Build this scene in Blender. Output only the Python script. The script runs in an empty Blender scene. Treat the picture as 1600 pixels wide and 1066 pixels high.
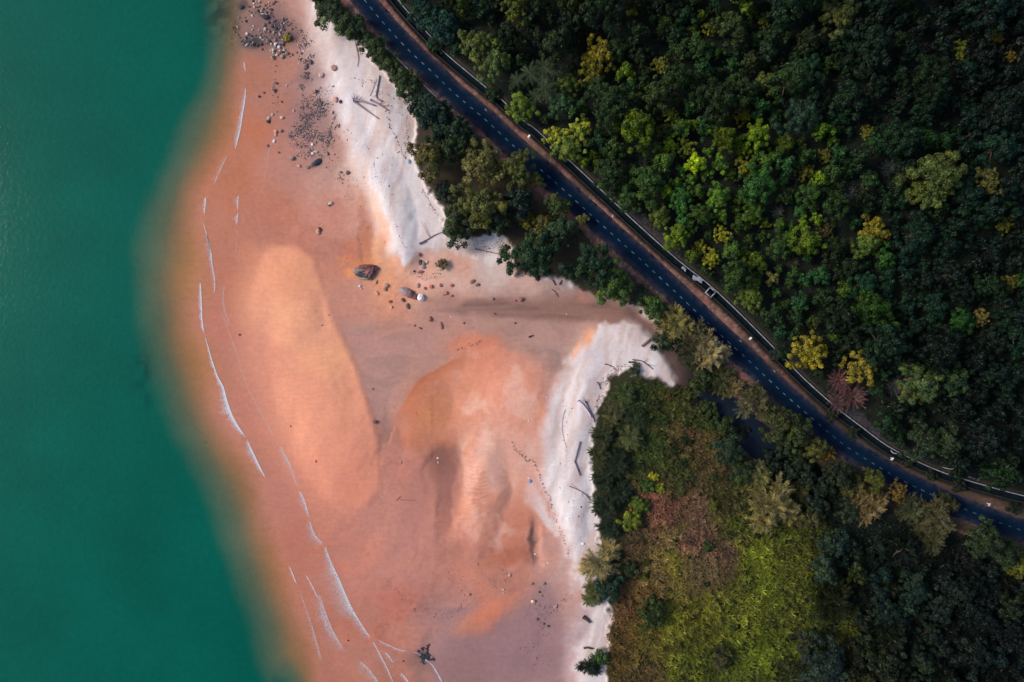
import bpy, bmesh, math, random
import numpy as np
from mathutils import Vector, Matrix

# ------------------------------------------------------------------ camera, sky, sun, exposure
SC = bpy.context.scene
COL = SC.collection
S = 0.16            # metres per photograph pixel at sea level
H = 171.0           # height of the drone above the sea
cam = bpy.data.cameras.new('camera'); cam.sensor_width = 36.0; cam.lens = 36.0 * H / (1600 * S)
cam.clip_end = 3000
camo = bpy.data.objects.new('camera', cam); COL.objects.link(camo); camo.location = (0, 0, H)
SC.camera = camo
SUN_EL, SUN_AZ = 37.0, 170.0     # azimuth measured from +X anticlockwise: light comes from the left, over the sea
W = bpy.data.worlds.new('World'); SC.world = W; W.use_nodes = True
nt = W.node_tree; nt.nodes.clear()
sky = nt.nodes.new('ShaderNodeTexSky'); sky.sky_type = 'NISHITA'; sky.sun_disc = False
sky.sun_elevation = math.radians(SUN_EL); sky.sun_rotation = math.radians(90 - SUN_AZ)
sky.air_density = 1.0; sky.dust_density = 1.5
bg = nt.nodes.new('ShaderNodeBackground'); bg.inputs['Strength'].default_value = 0.07
out = nt.nodes.new('ShaderNodeOutputWorld')
nt.links.new(sky.outputs[0], bg.inputs[0]); nt.links.new(bg.outputs[0], out.inputs[0])
sl = bpy.data.lights.new('sun', 'SUN'); sl.energy = 1.3; sl.angle = math.radians(20); sl.color = (1.0, 0.90, 0.78)
so = bpy.data.objects.new('sun', sl); COL.objects.link(so)
az, el = math.radians(SUN_AZ), math.radians(SUN_EL)
so.rotation_euler = Vector((math.cos(el) * math.cos(az), math.cos(el) * math.sin(az), math.sin(el))).to_track_quat('Z', 'Y').to_euler()
SC.view_settings.view_transform = 'Standard'; SC.view_settings.look = 'None'
SC.view_settings.exposure = 1.17; SC.view_settings.gamma = 1.0
SC.cycles.max_bounces = 5; SC.cycles.transparent_max_bounces = 8
SC.cycles.diffuse_bounces = 2; SC.cycles.glossy_bounces = 2; SC.cycles.transmission_bounces = 2

rng = np.random.default_rng(11); random.seed(5)

# ------------------------------------------------------------------ maths helpers
def P(px, py, z=0.0):
    "photograph pixel + height above the sea -> metres"
    f = (H - z) / H
    return np.stack([(np.asarray(px, float) - 800) * S * f, (533 - np.asarray(py, float)) * S * f, np.asarray(z, float) + 0 * np.asarray(px, float)], -1)
def PV(px, py, z=0.0): return Vector([float(c) for c in P(float(px), float(py), float(z))])
def lin(c):
    c = np.asarray(c, float) / 255.0
    return np.where(c <= 0.04045, c / 12.92, ((c + 0.055) / 1.055) ** 2.4)
def sstep(a, b, x):
    t = np.clip((x - a) / (b - a), 0, 1); return t * t * (3 - 2 * t)
_tab = np.random.default_rng(3).random((257, 257))
def vnoise(x, y, seed=0):
    x = x + seed * 37.31; y = y + seed * 91.7
    xi = np.floor(x); yi = np.floor(y); fx = x - xi; fy = y - yi
    fx = fx * fx * (3 - 2 * fx); fy = fy * fy * (3 - 2 * fy)
    a = xi.astype(int) % 256; b = yi.astype(int) % 256
    t = _tab
    return (t[a, b] * (1 - fx) + t[a + 1, b] * fx) * (1 - fy) + (t[a, b + 1] * (1 - fx) + t[a + 1, b + 1] * fx) * fy
def fbm(x, y, o=4, seed=0):
    s = 0; a = 0.5; t = 0
    for k in range(o):
        s = s + a * vnoise(x * 2 ** k, y * 2 ** k, seed + k * 5); t += a; a *= 0.5
    return s / t - 0.5
def cat(pts, n=6, closed=False):
    p = np.array(pts, float); out = []; m = len(p)
    for i in range(m if closed else m - 1):
        p1 = p[i]; p2 = p[(i + 1) % m]
        p0 = p[i - 1] if (i > 0 or closed) else 2 * p1 - p2
        p3 = p[(i + 2) % m] if (i + 2 < m or closed) else 2 * p2 - p1
        for k in range(n):
            t = k / n
            out.append(0.5 * ((2 * p1) + (p2 - p0) * t + (2 * p0 - 5 * p1 + 4 * p2 - p3) * t * t + (3 * p1 - p0 - 3 * p2 + p3) * t ** 3))
    if not closed: out.append(p[-1])
    return np.array(out)
def sd_line(x, y, pts):
    "signed distance to an open line; positive on the left-hand side when walking down the picture (x to the right = east is positive)"
    best = np.full(x.shape, 1e18); sg = np.ones(x.shape)
    for (ax, ay), (bx, by) in zip(pts[:-1], pts[1:]):
        dx, dy = bx - ax, by - ay; L = dx * dx + dy * dy
        t = np.clip(((x - ax) * dx + (y - ay) * dy) / L, 0, 1)
        ex = x - (ax + t * dx); ey = y - (ay + t * dy); d = ex * ex + ey * ey
        m = d < best
        best = np.where(m, d, best); sg = np.where(m, np.sign(ex * dy - ey * dx + 1e-9), sg)
    return np.sqrt(best) * sg
def sd_poly(x, y, pts):
    best = np.full(x.shape, 1e18); ins = np.zeros(x.shape, bool); n = len(pts)
    for i in range(n):
        ax, ay = pts[i]; bx, by = pts[(i + 1) % n]
        dx, dy = bx - ax, by - ay; L = dx * dx + dy * dy + 1e-9
        t = np.clip(((x - ax) * dx + (y - ay) * dy) / L, 0, 1)
        best = np.minimum(best, (x - ax - t * dx) ** 2 + (y - ay - t * dy) ** 2)
        if ay != by:
            c = ((ay > y) != (by > y)) & (x < (bx - ax) * (y - ay) / (by - ay) + ax)
            ins ^= c
    d = np.sqrt(best); return np.where(ins, -d, d)

# ------------------------------------------------------------------ object helpers
def link(o, parent=None):
    COL.objects.link(o)
    if parent is not None: o.parent = parent
    return o
def tag(o, label=None, cat=None, group=None, kind=None):
    if label: o['label'] = label
    if cat: o['category'] = cat
    if group: o['group'] = group
    if kind: o['kind'] = kind
    return o
def empty(name, loc, rz=0.0):
    o = bpy.data.objects.new(name, None); o.location = loc; o.rotation_euler = (0, 0, rz); o.empty_display_size = 0.3
    return link(o)
def mesh_np(name, v, f, mat, fattr=None, cattr=None, smooth=False):
    v = np.asarray(v, np.float32); f = np.asarray(f, np.int32); k = f.shape[1]
    me = bpy.data.meshes.new(name)
    me.vertices.add(len(v)); me.vertices.foreach_set('co', v.ravel())
    me.loops.add(f.size); me.loops.foreach_set('vertex_index', f.ravel())
    me.polygons.add(len(f)); me.polygons.foreach_set('loop_start', np.arange(0, f.size, k, dtype=np.int32))
    me.update(calc_edges=True)
    if smooth: me.polygons.foreach_set('use_smooth', np.ones(len(f), bool))
    for n, a in (fattr or {}).items():
        at = me.attributes.new(n, 'FLOAT', 'POINT'); at.data.foreach_set('value', np.asarray(a, np.float32))
    for n, a in (cattr or {}).items():
        at = me.attributes.new(n, 'FLOAT_COLOR', 'POINT')
        c = np.ones((len(v), 4), np.float32); c[:, :3] = a; at.data.foreach_set('color', c.ravel())
    if mat: me.materials.append(mat)
    return me
def ob(name, me, parent=None): return link(bpy.data.objects.new(name, me), parent)
def tube(pts, rad, n=6, cap=True):
    "tapered tube along 3-D points -> verts, quads (caps as degenerate-free fans are left to a quad strip)"
    pts = [Vector(p) for p in pts]; V = []; F = []
    for i, p in enumerate(pts):
        d = (pts[min(i + 1, len(pts) - 1)] - pts[max(i - 1, 0)]).normalized()
        a = d.cross(Vector((0, 0, 1))) if abs(d.z) < 0.9 else d.cross(Vector((1, 0, 0)))
        a.normalize(); b = d.cross(a)
        for k in range(n):
            t = 2 * math.pi * k / n
            V.append(p + (a * math.cos(t) + b * math.sin(t)) * rad[i])
    for i in range(len(pts) - 1):
        for k in range(n):
            F.append((i * n + k, i * n + (k + 1) % n, (i + 1) * n + (k + 1) % n, (i + 1) * n + k))
    if cap and n == 6:
        e = (len(pts) - 1) * n
        for o in (0, e): F += [(o, o + 1, o + 2, o + 3), (o, o + 3, o + 4, o + 5)]
    return np.array([list(v) for v in V]), np.array(F)
def join(parts):
    V = []; F = []; n = 0
    for v, f in parts: V.append(v); F.append(f + n); n += len(v)
    return np.concatenate(V), np.concatenate(F)
def box(cx, cy, cz, sx, sy, sz, rz=0.0):
    c, s = math.cos(rz), math.sin(rz)
    v = np.array([(x, y, z) for z in (-.5, .5) for x, y in ((-.5, -.5), (.5, -.5), (.5, .5), (-.5, .5))]) * (sx, sy, sz)
    v = np.stack([v[:, 0] * c - v[:, 1] * s + cx, v[:, 0] * s + v[:, 1] * c + cy, v[:, 2] + cz], -1)
    return v, np.array([(3, 2, 1, 0), (4, 5, 6, 7), (0, 1, 5, 4), (1, 2, 6, 5), (2, 3, 7, 6), (3, 0, 4, 7)])

# ------------------------------------------------------------------ materials
def mat(name):
    m = bpy.data.materials.new(name); m.use_nodes = True; t = m.node_tree; t.nodes.clear()
    o = t.nodes.new('ShaderNodeOutputMaterial'); return m, t, o
def N(t, ty, **kw):
    n = t.nodes.new(ty)
    for k, v in kw.items():
        if k in n.inputs: n.inputs[k].default_value = v
        else: setattr(n, k, v)
    return n
def mixc(t, fac, a, b, mode='MIX'):
    n = t.nodes.new('ShaderNodeMix'); n.data_type = 'RGBA'; n.blend_type = mode
    for k, v in ((0, fac), (6, a), (7, b)):
        if hasattr(v, 'links'): t.links.new(v, n.inputs[k])
        else: n.inputs[k].default_value = v
    return n.outputs[2]
def math_(t, op, a, b=0.0, c=None):
    n = t.nodes.new('ShaderNodeMath'); n.operation = op
    for k, v in enumerate((a, b, c)):
        if v is None: continue
        if hasattr(v, 'links'): t.links.new(v, n.inputs[k])
        else: n.inputs[k].default_value = v
    return n.outputs[0]
def maprange(t, v, a, b, c, d):
    n = t.nodes.new('ShaderNodeMapRange'); t.links.new(v, n.inputs[0])
    for k, x in zip((1, 2, 3, 4), (a, b, c, d)): n.inputs[k].default_value = x
    return n.outputs[0]
def noise(t, scale, detail=4, rough=0.55, vec=None):
    n = N(t, 'ShaderNodeTexNoise', Scale=scale, Detail=detail, Roughness=rough)
    if vec is not None: t.links.new(vec, n.inputs['Vector'])
    return n.outputs['Fac']
def geo(t): return t.nodes.new('ShaderNodeNewGeometry').outputs['Position']
def bump(t, h, dist, strength=1.0):
    b = N(t, 'ShaderNodeBump', Distance=dist, Strength=strength); t.links.new(h, b.inputs['Height']); return b.outputs[0]
def grey(t, v):
    c = t.nodes.new('ShaderNodeCombineColor')
    for k in range(3): t.links.new(v, c.inputs[k])
    return c.outputs[0]
def simple(name, c, rough=0.8, scale=3.0, amp=0.5, spec=0.3, objcol=False):
    m, t, o = mat(name); b = N(t, 'ShaderNodeBsdfPrincipled', Roughness=rough); b.inputs['Specular IOR Level'].default_value = spec
    pos = geo(t)
    f = maprange(t, noise(t, scale, 5, 0.65, pos), 0.25, 0.75, 1 - amp, 1 + amp)
    base = (*c, 1)
    if objcol: base = t.nodes.new('ShaderNodeObjectInfo').outputs['Color']
    t.links.new(mixc(t, 1.0, base, grey(t, f), 'MULTIPLY'), b.inputs['Base Color'])
    t.links.new(bump(t, noise(t, scale * 3, 5, 0.7, pos), 0.05), b.inputs['Normal'])
    t.links.new(b.outputs[0], o.inputs[0]); return m

# ground: colour of sand / soil from the surveyed colour attribute, grain and fine ripples from noise
m_ground, t, o = mat('sand_and_soil')
pos = geo(t); a = N(t, 'ShaderNodeAttribute', attribute_name='col').outputs['Color']
b = N(t, 'ShaderNodeBsdfPrincipled', Roughness=0.75); b.inputs['Specular IOR Level'].default_value = 0.2
st = N(t, 'ShaderNodeMapping'); st.inputs['Scale'].default_value = (0.22, 1.6, 1); st.inputs['Rotation'].default_value = (0, 0, 0.12); t.links.new(pos, st.inputs['Vector'])
f1 = maprange(t, noise(t, 0.9, 6, 0.7, pos), 0.3, 0.7, 0.92, 1.08)
f2 = maprange(t, noise(t, 1.0, 4, 0.6, st.outputs[0]), 0.3, 0.7, 0.965, 1.035)
f3 = maprange(t, noise(t, 7.0, 2, 0.8, pos), 0.3, 0.7, 0.93, 1.07)
f = math_(t, 'MULTIPLY', math_(t, 'MULTIPLY', f1, f2), f3)
t.links.new(mixc(t, 1.0, a, grey(t, f), 'MULTIPLY'), b.inputs['Base Color'])
hh = math_(t, 'ADD', math_(t, 'MULTIPLY', noise(t, 1.0, 4, 0.6, st.outputs[0]), 0.6), noise(t, 2.5, 5, 0.7, pos))
t.links.new(bump(t, hh, 0.05), b.inputs['Normal']); t.links.new(b.outputs[0], o.inputs[0])

def water_mat(name, rough, bumpd):
    m, t, o = mat(name); pos = geo(t)
    c = N(t, 'ShaderNodeAttribute', attribute_name='col').outputs['Color']
    al = N(t, 'ShaderNodeAttribute', attribute_name='turbid').outputs['Fac']
    n1 = noise(t, 0.05, 5, 0.6, pos)
    c2 = mixc(t, 1.0, c, grey(t, math_(t, 'MULTIPLY', maprange(t, n1, 0.3, 0.7, 0.90, 1.10), maprange(t, noise(t, 0.7, 6, 0.75, pos), 0.3, 0.7, 0.91, 1.09))), 'MULTIPLY')
    d = N(t, 'ShaderNodeBsdfDiffuse'); t.links.new(c2, d.inputs[0])
    tr = N(t, 'ShaderNodeBsdfTransparent')
    g = N(t, 'ShaderNodeBsdfGlossy', Roughness=rough); g.inputs[0].default_value = (1, 1, 1, 1)
    nb = bump(t, noise(t, 0.9, 5, 0.6, pos), bumpd)
    t.links.new(nb, g.inputs['Normal']); t.links.new(nb, d.inputs['Normal'])
    mx = N(t, 'ShaderNodeMixShader'); t.links.new(al, mx.inputs[0]); t.links.new(tr.outputs[0], mx.inputs[1]); t.links.new(d.outputs[0], mx.inputs[2])
    fr = N(t, 'ShaderNodeFresnel', IOR=1.22); t.links.new(nb, fr.inputs['Normal'])
    bf = t.nodes.new('ShaderNodeNewGeometry').outputs['Backfacing']      # light coming up out of the water passes straight through
    frv = math_(t, 'MULTIPLY', fr.outputs[0], math_(t, 'SUBTRACT', 1.0, bf))
    m2 = N(t, 'ShaderNodeMixShader'); t.links.new(frv, m2.inputs[0]); t.links.new(mx.outputs[0], m2.inputs[1]); t.links.new(g.outputs[0], m2.inputs[2])
    t.links.new(m2.outputs[0], o.inputs[0]); return m
m_sea = water_mat('turbid_sea_water', 0.08, 0.05)
m_creek = water_mat('creek_water', 0.15, 0.02)

m_foam, t, o = mat('sea_foam'); pos = geo(t)
den = N(t, 'ShaderNodeAttribute', attribute_name='den').outputs['Fac']
vo = N(t, 'ShaderNodeTexVoronoi', Scale=1.9, feature='DISTANCE_TO_EDGE'); 
wp = N(t, 'ShaderNodeTexNoise', Scale=1.2, Detail=3.0); t.links.new(pos, wp.inputs['Vector'])
t.links.new(mixc(t, 0.35, pos, wp.outputs['Color'], 'ADD'), vo.inputs['Vector'])
lace = maprange(t, vo.outputs['Distance'], 0.0, 0.35, 0.55, 0.0)
lace = math_(t, 'ADD', lace, math_(t, 'MULTIPLY', noise(t, 2.2, 5, 0.75, pos), 0.9))
al = maprange(t, math_(t, 'ADD', math_(t, 'MULTIPLY', den, 1.35), math_(t, 'SUBTRACT', lace, 1.0)), 0.05, 0.75, 0.0, 1.0)
al = math_(t, 'MULTIPLY', al, maprange(t, den, 0.08, 0.85, 0.12, 0.95))
d = N(t, 'ShaderNodeBsdfDiffuse'); d.inputs[0].default_value = (0.66, 0.66, 0.70, 1)
tr = N(t, 'ShaderNodeBsdfTransparent'); mx = N(t, 'ShaderNodeMixShader')
t.links.new(al, mx.inputs[0]); t.links.new(tr.outputs[0], mx.inputs[1]); t.links.new(d.outputs[0], mx.inputs[2]); t.links.new(mx.outputs[0], o.inputs[0])

# foliage: colour of the plant from the object, leaf-to-leaf variation and fresh yellow shoots from attributes
m_leaf, t, o = mat('foliage')
oi = t.nodes.new('ShaderNodeObjectInfo')
tint = N(t, 'ShaderNodeAttribute', attribute_name='tint').outputs['Color']
v = N(t, 'ShaderNodeAttribute', attribute_name='v').outputs['Fac']; y = N(t, 'ShaderNodeAttribute', attribute_name='y').outputs['Fac']
base = mixc(t, 1.0, oi.outputs['Color'], tint, 'MULTIPLY')
base = mixc(t, 1.0, base, grey(t, maprange(t, v, 0, 1, 0.3, 1.7)), 'MULTIPLY')
fresh = mixc(t, 1.0, base, (2.1, 1.7, 0.75, 1), 'MULTIPLY')
base = mixc(t, y, base, fresh)
d = N(t, 'ShaderNodeBsdfPrincipled', Roughness=0.55); d.inputs['Specular IOR Level'].default_value = 0.25
t.links.new(base, d.inputs['Base Color'])
tl = N(t, 'ShaderNodeBsdfTranslucent'); t.links.new(base, tl.inputs[0])
mx = N(t, 'ShaderNodeMixShader', Fac=0.25); t.links.new(d.outputs[0], mx.inputs[1]); t.links.new(tl.outputs[0], mx.inputs[2]); t.links.new(mx.outputs[0], o.inputs[0])

m_bark = simple('bark', (0.10, 0.075, 0.06), 0.9, 4, 0.4)
m_rock = simple('weathered_rock', (0.2, 0.2, 0.2), 0.85, 1.6, 0.45, objcol=True)
m_wood = simple('bleached_driftwood', (0.2, 0.2, 0.2), 0.85, 5.0, 0.35, objcol=True)
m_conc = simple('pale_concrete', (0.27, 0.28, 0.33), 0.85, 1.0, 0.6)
m_conc_dark = simple('near_black_concrete', (0.005, 0.010, 0.013), 0.8, 1.0, 0.6, 0.05)  # near-black tone for drain bed and pit floor
m_paint = simple('worn_road_paint', (0.14, 0.17, 0.21), 0.8, 1.3, 0.8)
m_steel = simple('galvanised_steel', (0.42, 0.43, 0.45), 0.5, 2.0, 0.2, 0.5)
m_white = simple('white_paint', (0.75, 0.75, 0.75), 0.5, 2.0, 0.15)
m_blue = simple('blue_plastic', (0.06, 0.16, 0.32), 0.4, 3.0, 0.2)
m_plain = simple('beach_litter', (0.5, 0.5, 0.5), 0.6, 3.0, 0.2, objcol=True)

m_road, t, o = mat('asphalt'); pos = geo(t)
b = N(t, 'ShaderNodeBsdfPrincipled', Roughness=0.9); b.inputs['Specular IOR Level'].default_value = 0.08
w1 = maprange(t, noise(t, 0.25, 6, 0.65, pos), 0.3, 0.7, 0.0, 1.0)
c1 = mixc(t, w1, (0.0004, 0.0085, 0.026, 1), (0.0008, 0.0125, 0.035, 1))
c1 = mixc(t, maprange(t, noise(t, 3.0, 5, 0.8, pos), 0.66, 0.85, 0.0, 0.25), c1, (0.03, 0.04, 0.055, 1))
dust = N(t, 'ShaderNodeAttribute', attribute_name='dust').outputs['Fac']
dn = math_(t, 'MULTIPLY', dust, maprange(t, noise(t, 0.6, 6, 0.75, pos), 0.35, 0.65, 0.0, 1.0))
t.links.new(mixc(t, dn, c1, (0.16, 0.11, 0.10, 1)), b.inputs['Base Color'])
t.links.new(bump(t, noise(t, 8, 3, 0.6, pos), 0.01), b.inputs['Normal']); t.links.new(b.outputs[0], o.inputs[0])

# ------------------------------------------------------------------ survey lines (photograph pixels)
WATER = cat([(395, -1600), (392, -200), (386, 60), (383, 137), (372, 215), (345, 270), (324, 310), (319, 350), (322, 400), (313, 450), (317, 515), (330, 560), (350, 622), (380, 688), (415, 748), (440, 825), (452, 885), (478, 960), (500, 1030), (515, 1100), (560, 1250), (700, 2800)], 5)
GREEN = cat([(330, -1600), (325, -200), (322, 0), (330, 60), (308, 140), (272, 215), (238, 300), (216, 400), (210, 480), (222, 560), (250, 640), (288, 720), (322, 800), (352, 880), (378, 950), (398, 1010), (412, 1066), (470, 1250), (600, 2800)], 5)
ROAD = cat([(440, -170), (520, -62), (545, -30), (571, 2), (594, 30), (635, 75), (679, 116), (711, 147), (757, 186), (812, 237), (847, 267), (882, 298), (917, 330), (962, 371), (997, 402), (1042, 444), (1076, 476), (1120, 518), (1164, 558), (1186, 579), (1230, 620), (1266, 651), (1289, 671), (1324, 699), (1362, 723), (1403, 747), (1445, 768), (1487, 787), (1531, 805), (1600, 830), (1680, 852), (1800, 880)], 4)
DRAIN = cat([(480, -180), (560, -80), (631, 11), (675, 59), (692, 80), (760, 137), (780, 152), (822, 192), (837, 202), (905, 265), (950, 307), (1000, 354), (1060, 407), (1107, 444), (1150, 484), (1201, 535), (1237, 572), (1262, 597), (1306, 636), (1350, 670), (1387, 697), (1431, 720), (1478, 740), (1537, 758), (1600, 775), (1690, 795), (1800, 812)], 3)

# ------------------------------------------------------------------ ground colour survey: x, y, sRGB
CP = np.array([
 (400,120,168,108,84),(400,200,190,110,74),(365,280,184,110,76),(350,420,184,112,88),(345,520,190,118,102),(400,640,194,124,108),(450,760,188,122,108),(480,860,182,110,94),(540,1000,172,108,92),(560,1060,158,104,88),(340,200,170,110,72),(290,420,172,118,74),(300,560,172,116,74),(340,760,168,112,72),(400,900,170,112,74),(440,1040,160,108,72),(200,500,150,110,70),(0,500,140,110,70),(0,-400,140,110,70),(0,1500,140,110,70),
 (360,60,120,100,88),(390,30,130,108,102),(430,60,140,112,108),(460,130,164,126,122),(470,200,168,124,120),(450,260,186,130,118),(520,240,190,142,128),(520,330,200,134,116),(430,330,188,118,98),(480,380,192,122,104),(430,160,168,118,104),
 (560,310,206,152,134),(540,400,192,116,92),(600,400,230,164,128),(615,330,228,198,190),(550,150,222,208,212),(505,60,204,176,172),(480,10,194,156,146),(620,200,226,216,220),(620,270,228,220,224),(640,360,224,206,206),(565,250,222,192,182),(590,300,226,206,202),
 (600,450,222,154,120),(560,480,200,138,120),(540,520,192,134,120),(620,500,205,140,120),(700,430,214,172,158),(780,410,206,182,178),(840,430,206,166,156),(880,430,200,176,172),(660,440,222,166,146),
 (700,480,180,134,120),(780,490,165,125,114),(860,490,150,114,104),(950,490,138,103,96),(900,480,148,110,100),(650,540,190,135,120),(720,540,204,130,106),(760,560,204,124,98),(850,520,168,134,126),(890,560,166,138,132),
 (590,560,195,140,130),(605,620,186,132,122),(640,620,188,110,74),(680,640,206,132,96),(720,620,212,142,116),(800,600,226,150,126),(840,640,222,148,122),(690,715,162,104,90),(640,720,190,124,110),(620,800,196,132,118),(700,760,172,116,102),(750,730,222,152,126),(780,720,222,168,152),(740,800,216,146,122),(690,820,194,130,116),(650,870,196,132,120),(720,880,200,130,112),(790,870,180,108,88),(760,960,196,118,96),(800,900,178,118,104),(620,940,190,116,100),(600,980,180,110,94),(660,960,174,120,112),(720,985,170,126,122),(820,970,164,126,124),(780,1040,150,112,112),(700,1050,152,112,106),(880,950,186,142,134),(890,1050,198,164,164),(850,870,196,150,140),(830,820,206,136,112),(870,880,192,154,148),(560,900,196,122,106),(520,820,196,128,112),
 (905,700,222,212,218),(880,640,222,208,212),(960,560,222,206,208),(980,530,216,200,202),(920,540,222,186,172),(900,800,216,210,217),(925,985,204,190,196),(865,700,220,180,170),
 (1080,600,112,88,84),(1060,580,120,92,86),(1100,540,90,72,60)], float)
CPX, CPC = CP[:, :2], lin(CP[:, 2:5])
def idw(x, y, pts, vals, p=3.4, eps=9.0):
    out = np.zeros(x.shape + (vals.shape[1],)); ws = np.zeros(x.shape)
    for q, c in zip(pts, vals):
        w = 1.0 / ((x - q[0]) ** 2 + (y - q[1]) ** 2 + eps ** 2) ** (p / 2)
        ws += w; out += w[..., None] * c
    return out / ws[..., None]

POLY = dict(
 bar=[(405,397),(430,386),(465,388),(490,405),(503,440),(515,490),(535,530),(555,570),(572,620),(586,670),(597,720),(595,765),(572,792),(530,800),(490,780),(455,735),(430,680),(405,620),(385,560),(378,500),(384,440)],
 white_up=[(470,-60),(490,30),(510,80),(526,130),(538,200),(562,270),(590,335),(612,392),(632,418),(652,395),(690,388),(745,402),(800,424),(870,440),(940,458),(900,400),(850,360),(750,300),(660,200),(600,80),(520,-60)],
 white_spit=[(938,506),(975,500),(1000,512),(1025,535),(1045,570),(1060,602),(1000,640),(970,700),(960,800),(955,900),(960,980),(960,1066),(905,1090),(898,1010),(918,960),(900,910),(885,850),(866,800),(852,750),(846,700),(851,650),(874,608),(898,560),(920,525)],
 mound=[(612,668),(622,648),(640,614),(656,596),(682,576),(706,562),(740,548),(776,540),(810,552),(850,562),(868,590),(852,640),(842,720),(838,800),(830,850),(790,858),(740,850),(720,800),(712,720),(690,700),(660,706),(630,700)],
 hollow=[(662,712),(676,701),(696,698),(714,702),(722,722),(724,760),(718,800),(706,830),(690,826),(682,790),(676,750),(668,730)],
 low=[(696,1090),(668,1034),(676,1002),(716,984),(760,988),(800,964),(836,934),(852,906),(868,930),(878,990),(886,1090)],
 tongue=[(822,762),(832,750),(845,780),(872,836),(858,828),(835,798),(820,782)],
 lagoon=[(540,505),(565,498),(610,508),(650,500),(700,478),(800,463),(900,474),(985,486),(930,505),(905,540),(890,590),(866,588),(850,562),(800,552),(785,528),(745,516),(716,530),(690,546),(700,556),(690,566),(672,578),(640,604),(622,650),(603,690),(588,650),(573,612),(556,566),(536,526)],
 channel=[(690,486),(730,472),(800,466),(870,470),(950,472),(1000,488),(1015,512),(985,499),(930,499),(860,500),(780,494)],
 creek=[(985,484),(1012,500),(1040,525),(1075,562),(1110,592),(1160,632),(1200,664),(1260,712),(1310,760),(1290,792),(1230,762),(1180,722),(1130,672),(1090,630),(1062,606),(1048,572),(1028,536),(1002,508)],
 strip=[(470,-200),(492,10),(520,40),(560,64),(588,100),(640,150),(650,190),(646,250),(668,292),(692,330),(700,366),(745,372),(775,360),(800,388),(804,430),(860,432),(886,438),(930,462),(990,472),(1018,494),(1050,528),(1090,565),(1130,592),(1175,628),(1200,690),(1240,760),(1300,812),(1420,812),(1800,930),(1900,-900),(470,-900)],
 spit=[(930,645),(945,618),(952,590),(985,580),(1010,585),(1060,607),(1090,632),(1130,676),(1180,724),(1230,764),(1290,794),(1330,770),(1420,800),(1560,850),(1900,920),(1900,2800),(948,2800),(945,1066),(955,970),(945,910),(940,850),(930,790),(924,720)],
)
# x, y, rx, ry, angle(deg), sRGB, strength, edge softness (0..1)
BLOBS = [
 (650,790,18,90,14,(174,116,106),.6,.95),(622,835,20,80,22,(178,122,114),.5,.95),(580,805,18,60,26,(184,124,114),.5,.95),(700,862,64,16,-10,(178,118,106),.55,.95),(600,935,44,28,10,(182,110,94),.5,.95),(560,880,16,70,-26,(186,118,104),.4,.95),(592,340,9,62,-18,(228,162,124),.6,.95),(545,470,24,30,0,(184,124,110),.4,.95),
 (692,714,22,20,0,(138,92,80),.9,.9),(702,765,16,60,8,(158,106,96),.85,.9),(660,800,20,60,10,(184,124,114),.5,.9),
 (572,368,13,46,-6,(184,104,70),.7,1.0),(560,410,30,10,0,(222,140,92),.7,.9),(548,428,12,8,0,(236,150,96),.8,.9),
 (622,660,18,26,10,(176,120,106),.6,.9),
 (816,838,24,46,-8,(180,108,86),.6,.9),(832,842,5,34,-8,(82,64,62),.9,.9),(826,868,12,16,0,(130,88,78),.6,.9),(800,868,40,14,-20,(168,98,78),.6,.9),  # dark streak: shade of the hollow beside the white bank, painted into the sand
 (664,1026,13,10,20,(40,46,58),.95,.8),(655,1035,26,18,0,(120,90,88),.6,.9),(668,998,8,22,25,(130,100,98),.5,.9),
 (760,955,56,13,-28,(196,118,92),.65,.95),(740,980,30,14,-20,(200,120,90),.6,.9),(700,962,50,10,-14,(158,120,122),.5,.9),
 (850,960,26,50,0,(146,114,118),.75,.9),(810,1020,70,50,0,(146,112,116),.8,.9),(730,1050,50,40,0,(146,108,108),.75,.9),
 (905,988,12,30,25,(150,118,120),.6,.9),(912,960,10,18,40,(160,130,132),.4,.9),
 (738,536,40,13,-12,(204,128,102),.8,.5),(720,598,30,30,0,(206,136,108),.5,.9),
 (490,180,38,26,0,(132,104,106),.55,.9),(480,120,16,12,0,(128,102,104),.6,.9),(490,240,22,26,0,(150,114,108),.45,.9),(512,208,16,26,20,(150,112,106),.5,.9),
 (420,50,44,40,0,(112,94,96),.65,.8),(395,68,22,10,0,(46,50,58),.9,.7),(432,44,12,14,30,(60,60,68),.7,.8),(446,62,14,8,0,(48,50,56),.8,.8),(412,25,14,8,15,(60,62,70),.6,.8),(378,12,10,10,0,(56,56,58),.8,.8),
 (345,25,26,30,0,(38,60,52),.85,.9),(366,48,9,12,30,(60,66,58),.8,.8),(358,60,10,6,0,(80,84,66),.6,.8),(335,55,12,10,0,(60,80,60),.6,.9),
 (224,600,10,34,-8,(20,40,34),.95,.8),(214,572,8,10,0,(20,40,34),.95,.8),(238,632,10,10,0,(40,60,40),.8,.8),
 (495,253,9,6,-30,(44,50,60),.9,.6),(600,440,20,14,0,(232,158,122),.6,.9),(665,445,18,10,0,(232,180,166),.7,.8),
 (912,880,16,20,0,(196,160,152),.5,.9),(765,690,10,24,-20,(232,182,164),.6,.9),(775,740,14,24,10,(226,176,164),.6,.9),(728,690,8,16,30,(228,170,146),.6,.8),(800,760,12,18,0,(226,160,138),.4,.9),
 (405,505,24,60,0,(206,136,116),.5,.9),(560,735,30,40,0,(222,140,116),.5,.9),
 (595,118,14,14,0,(226,216,222),.5,.9),(920,528,8,16,30,(232,160,122),.8,.8),(900,545,6,22,24,(232,168,134),.7,.8),(640,330,16,50,-14,(234,226,230),.6,.9),
]
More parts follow.
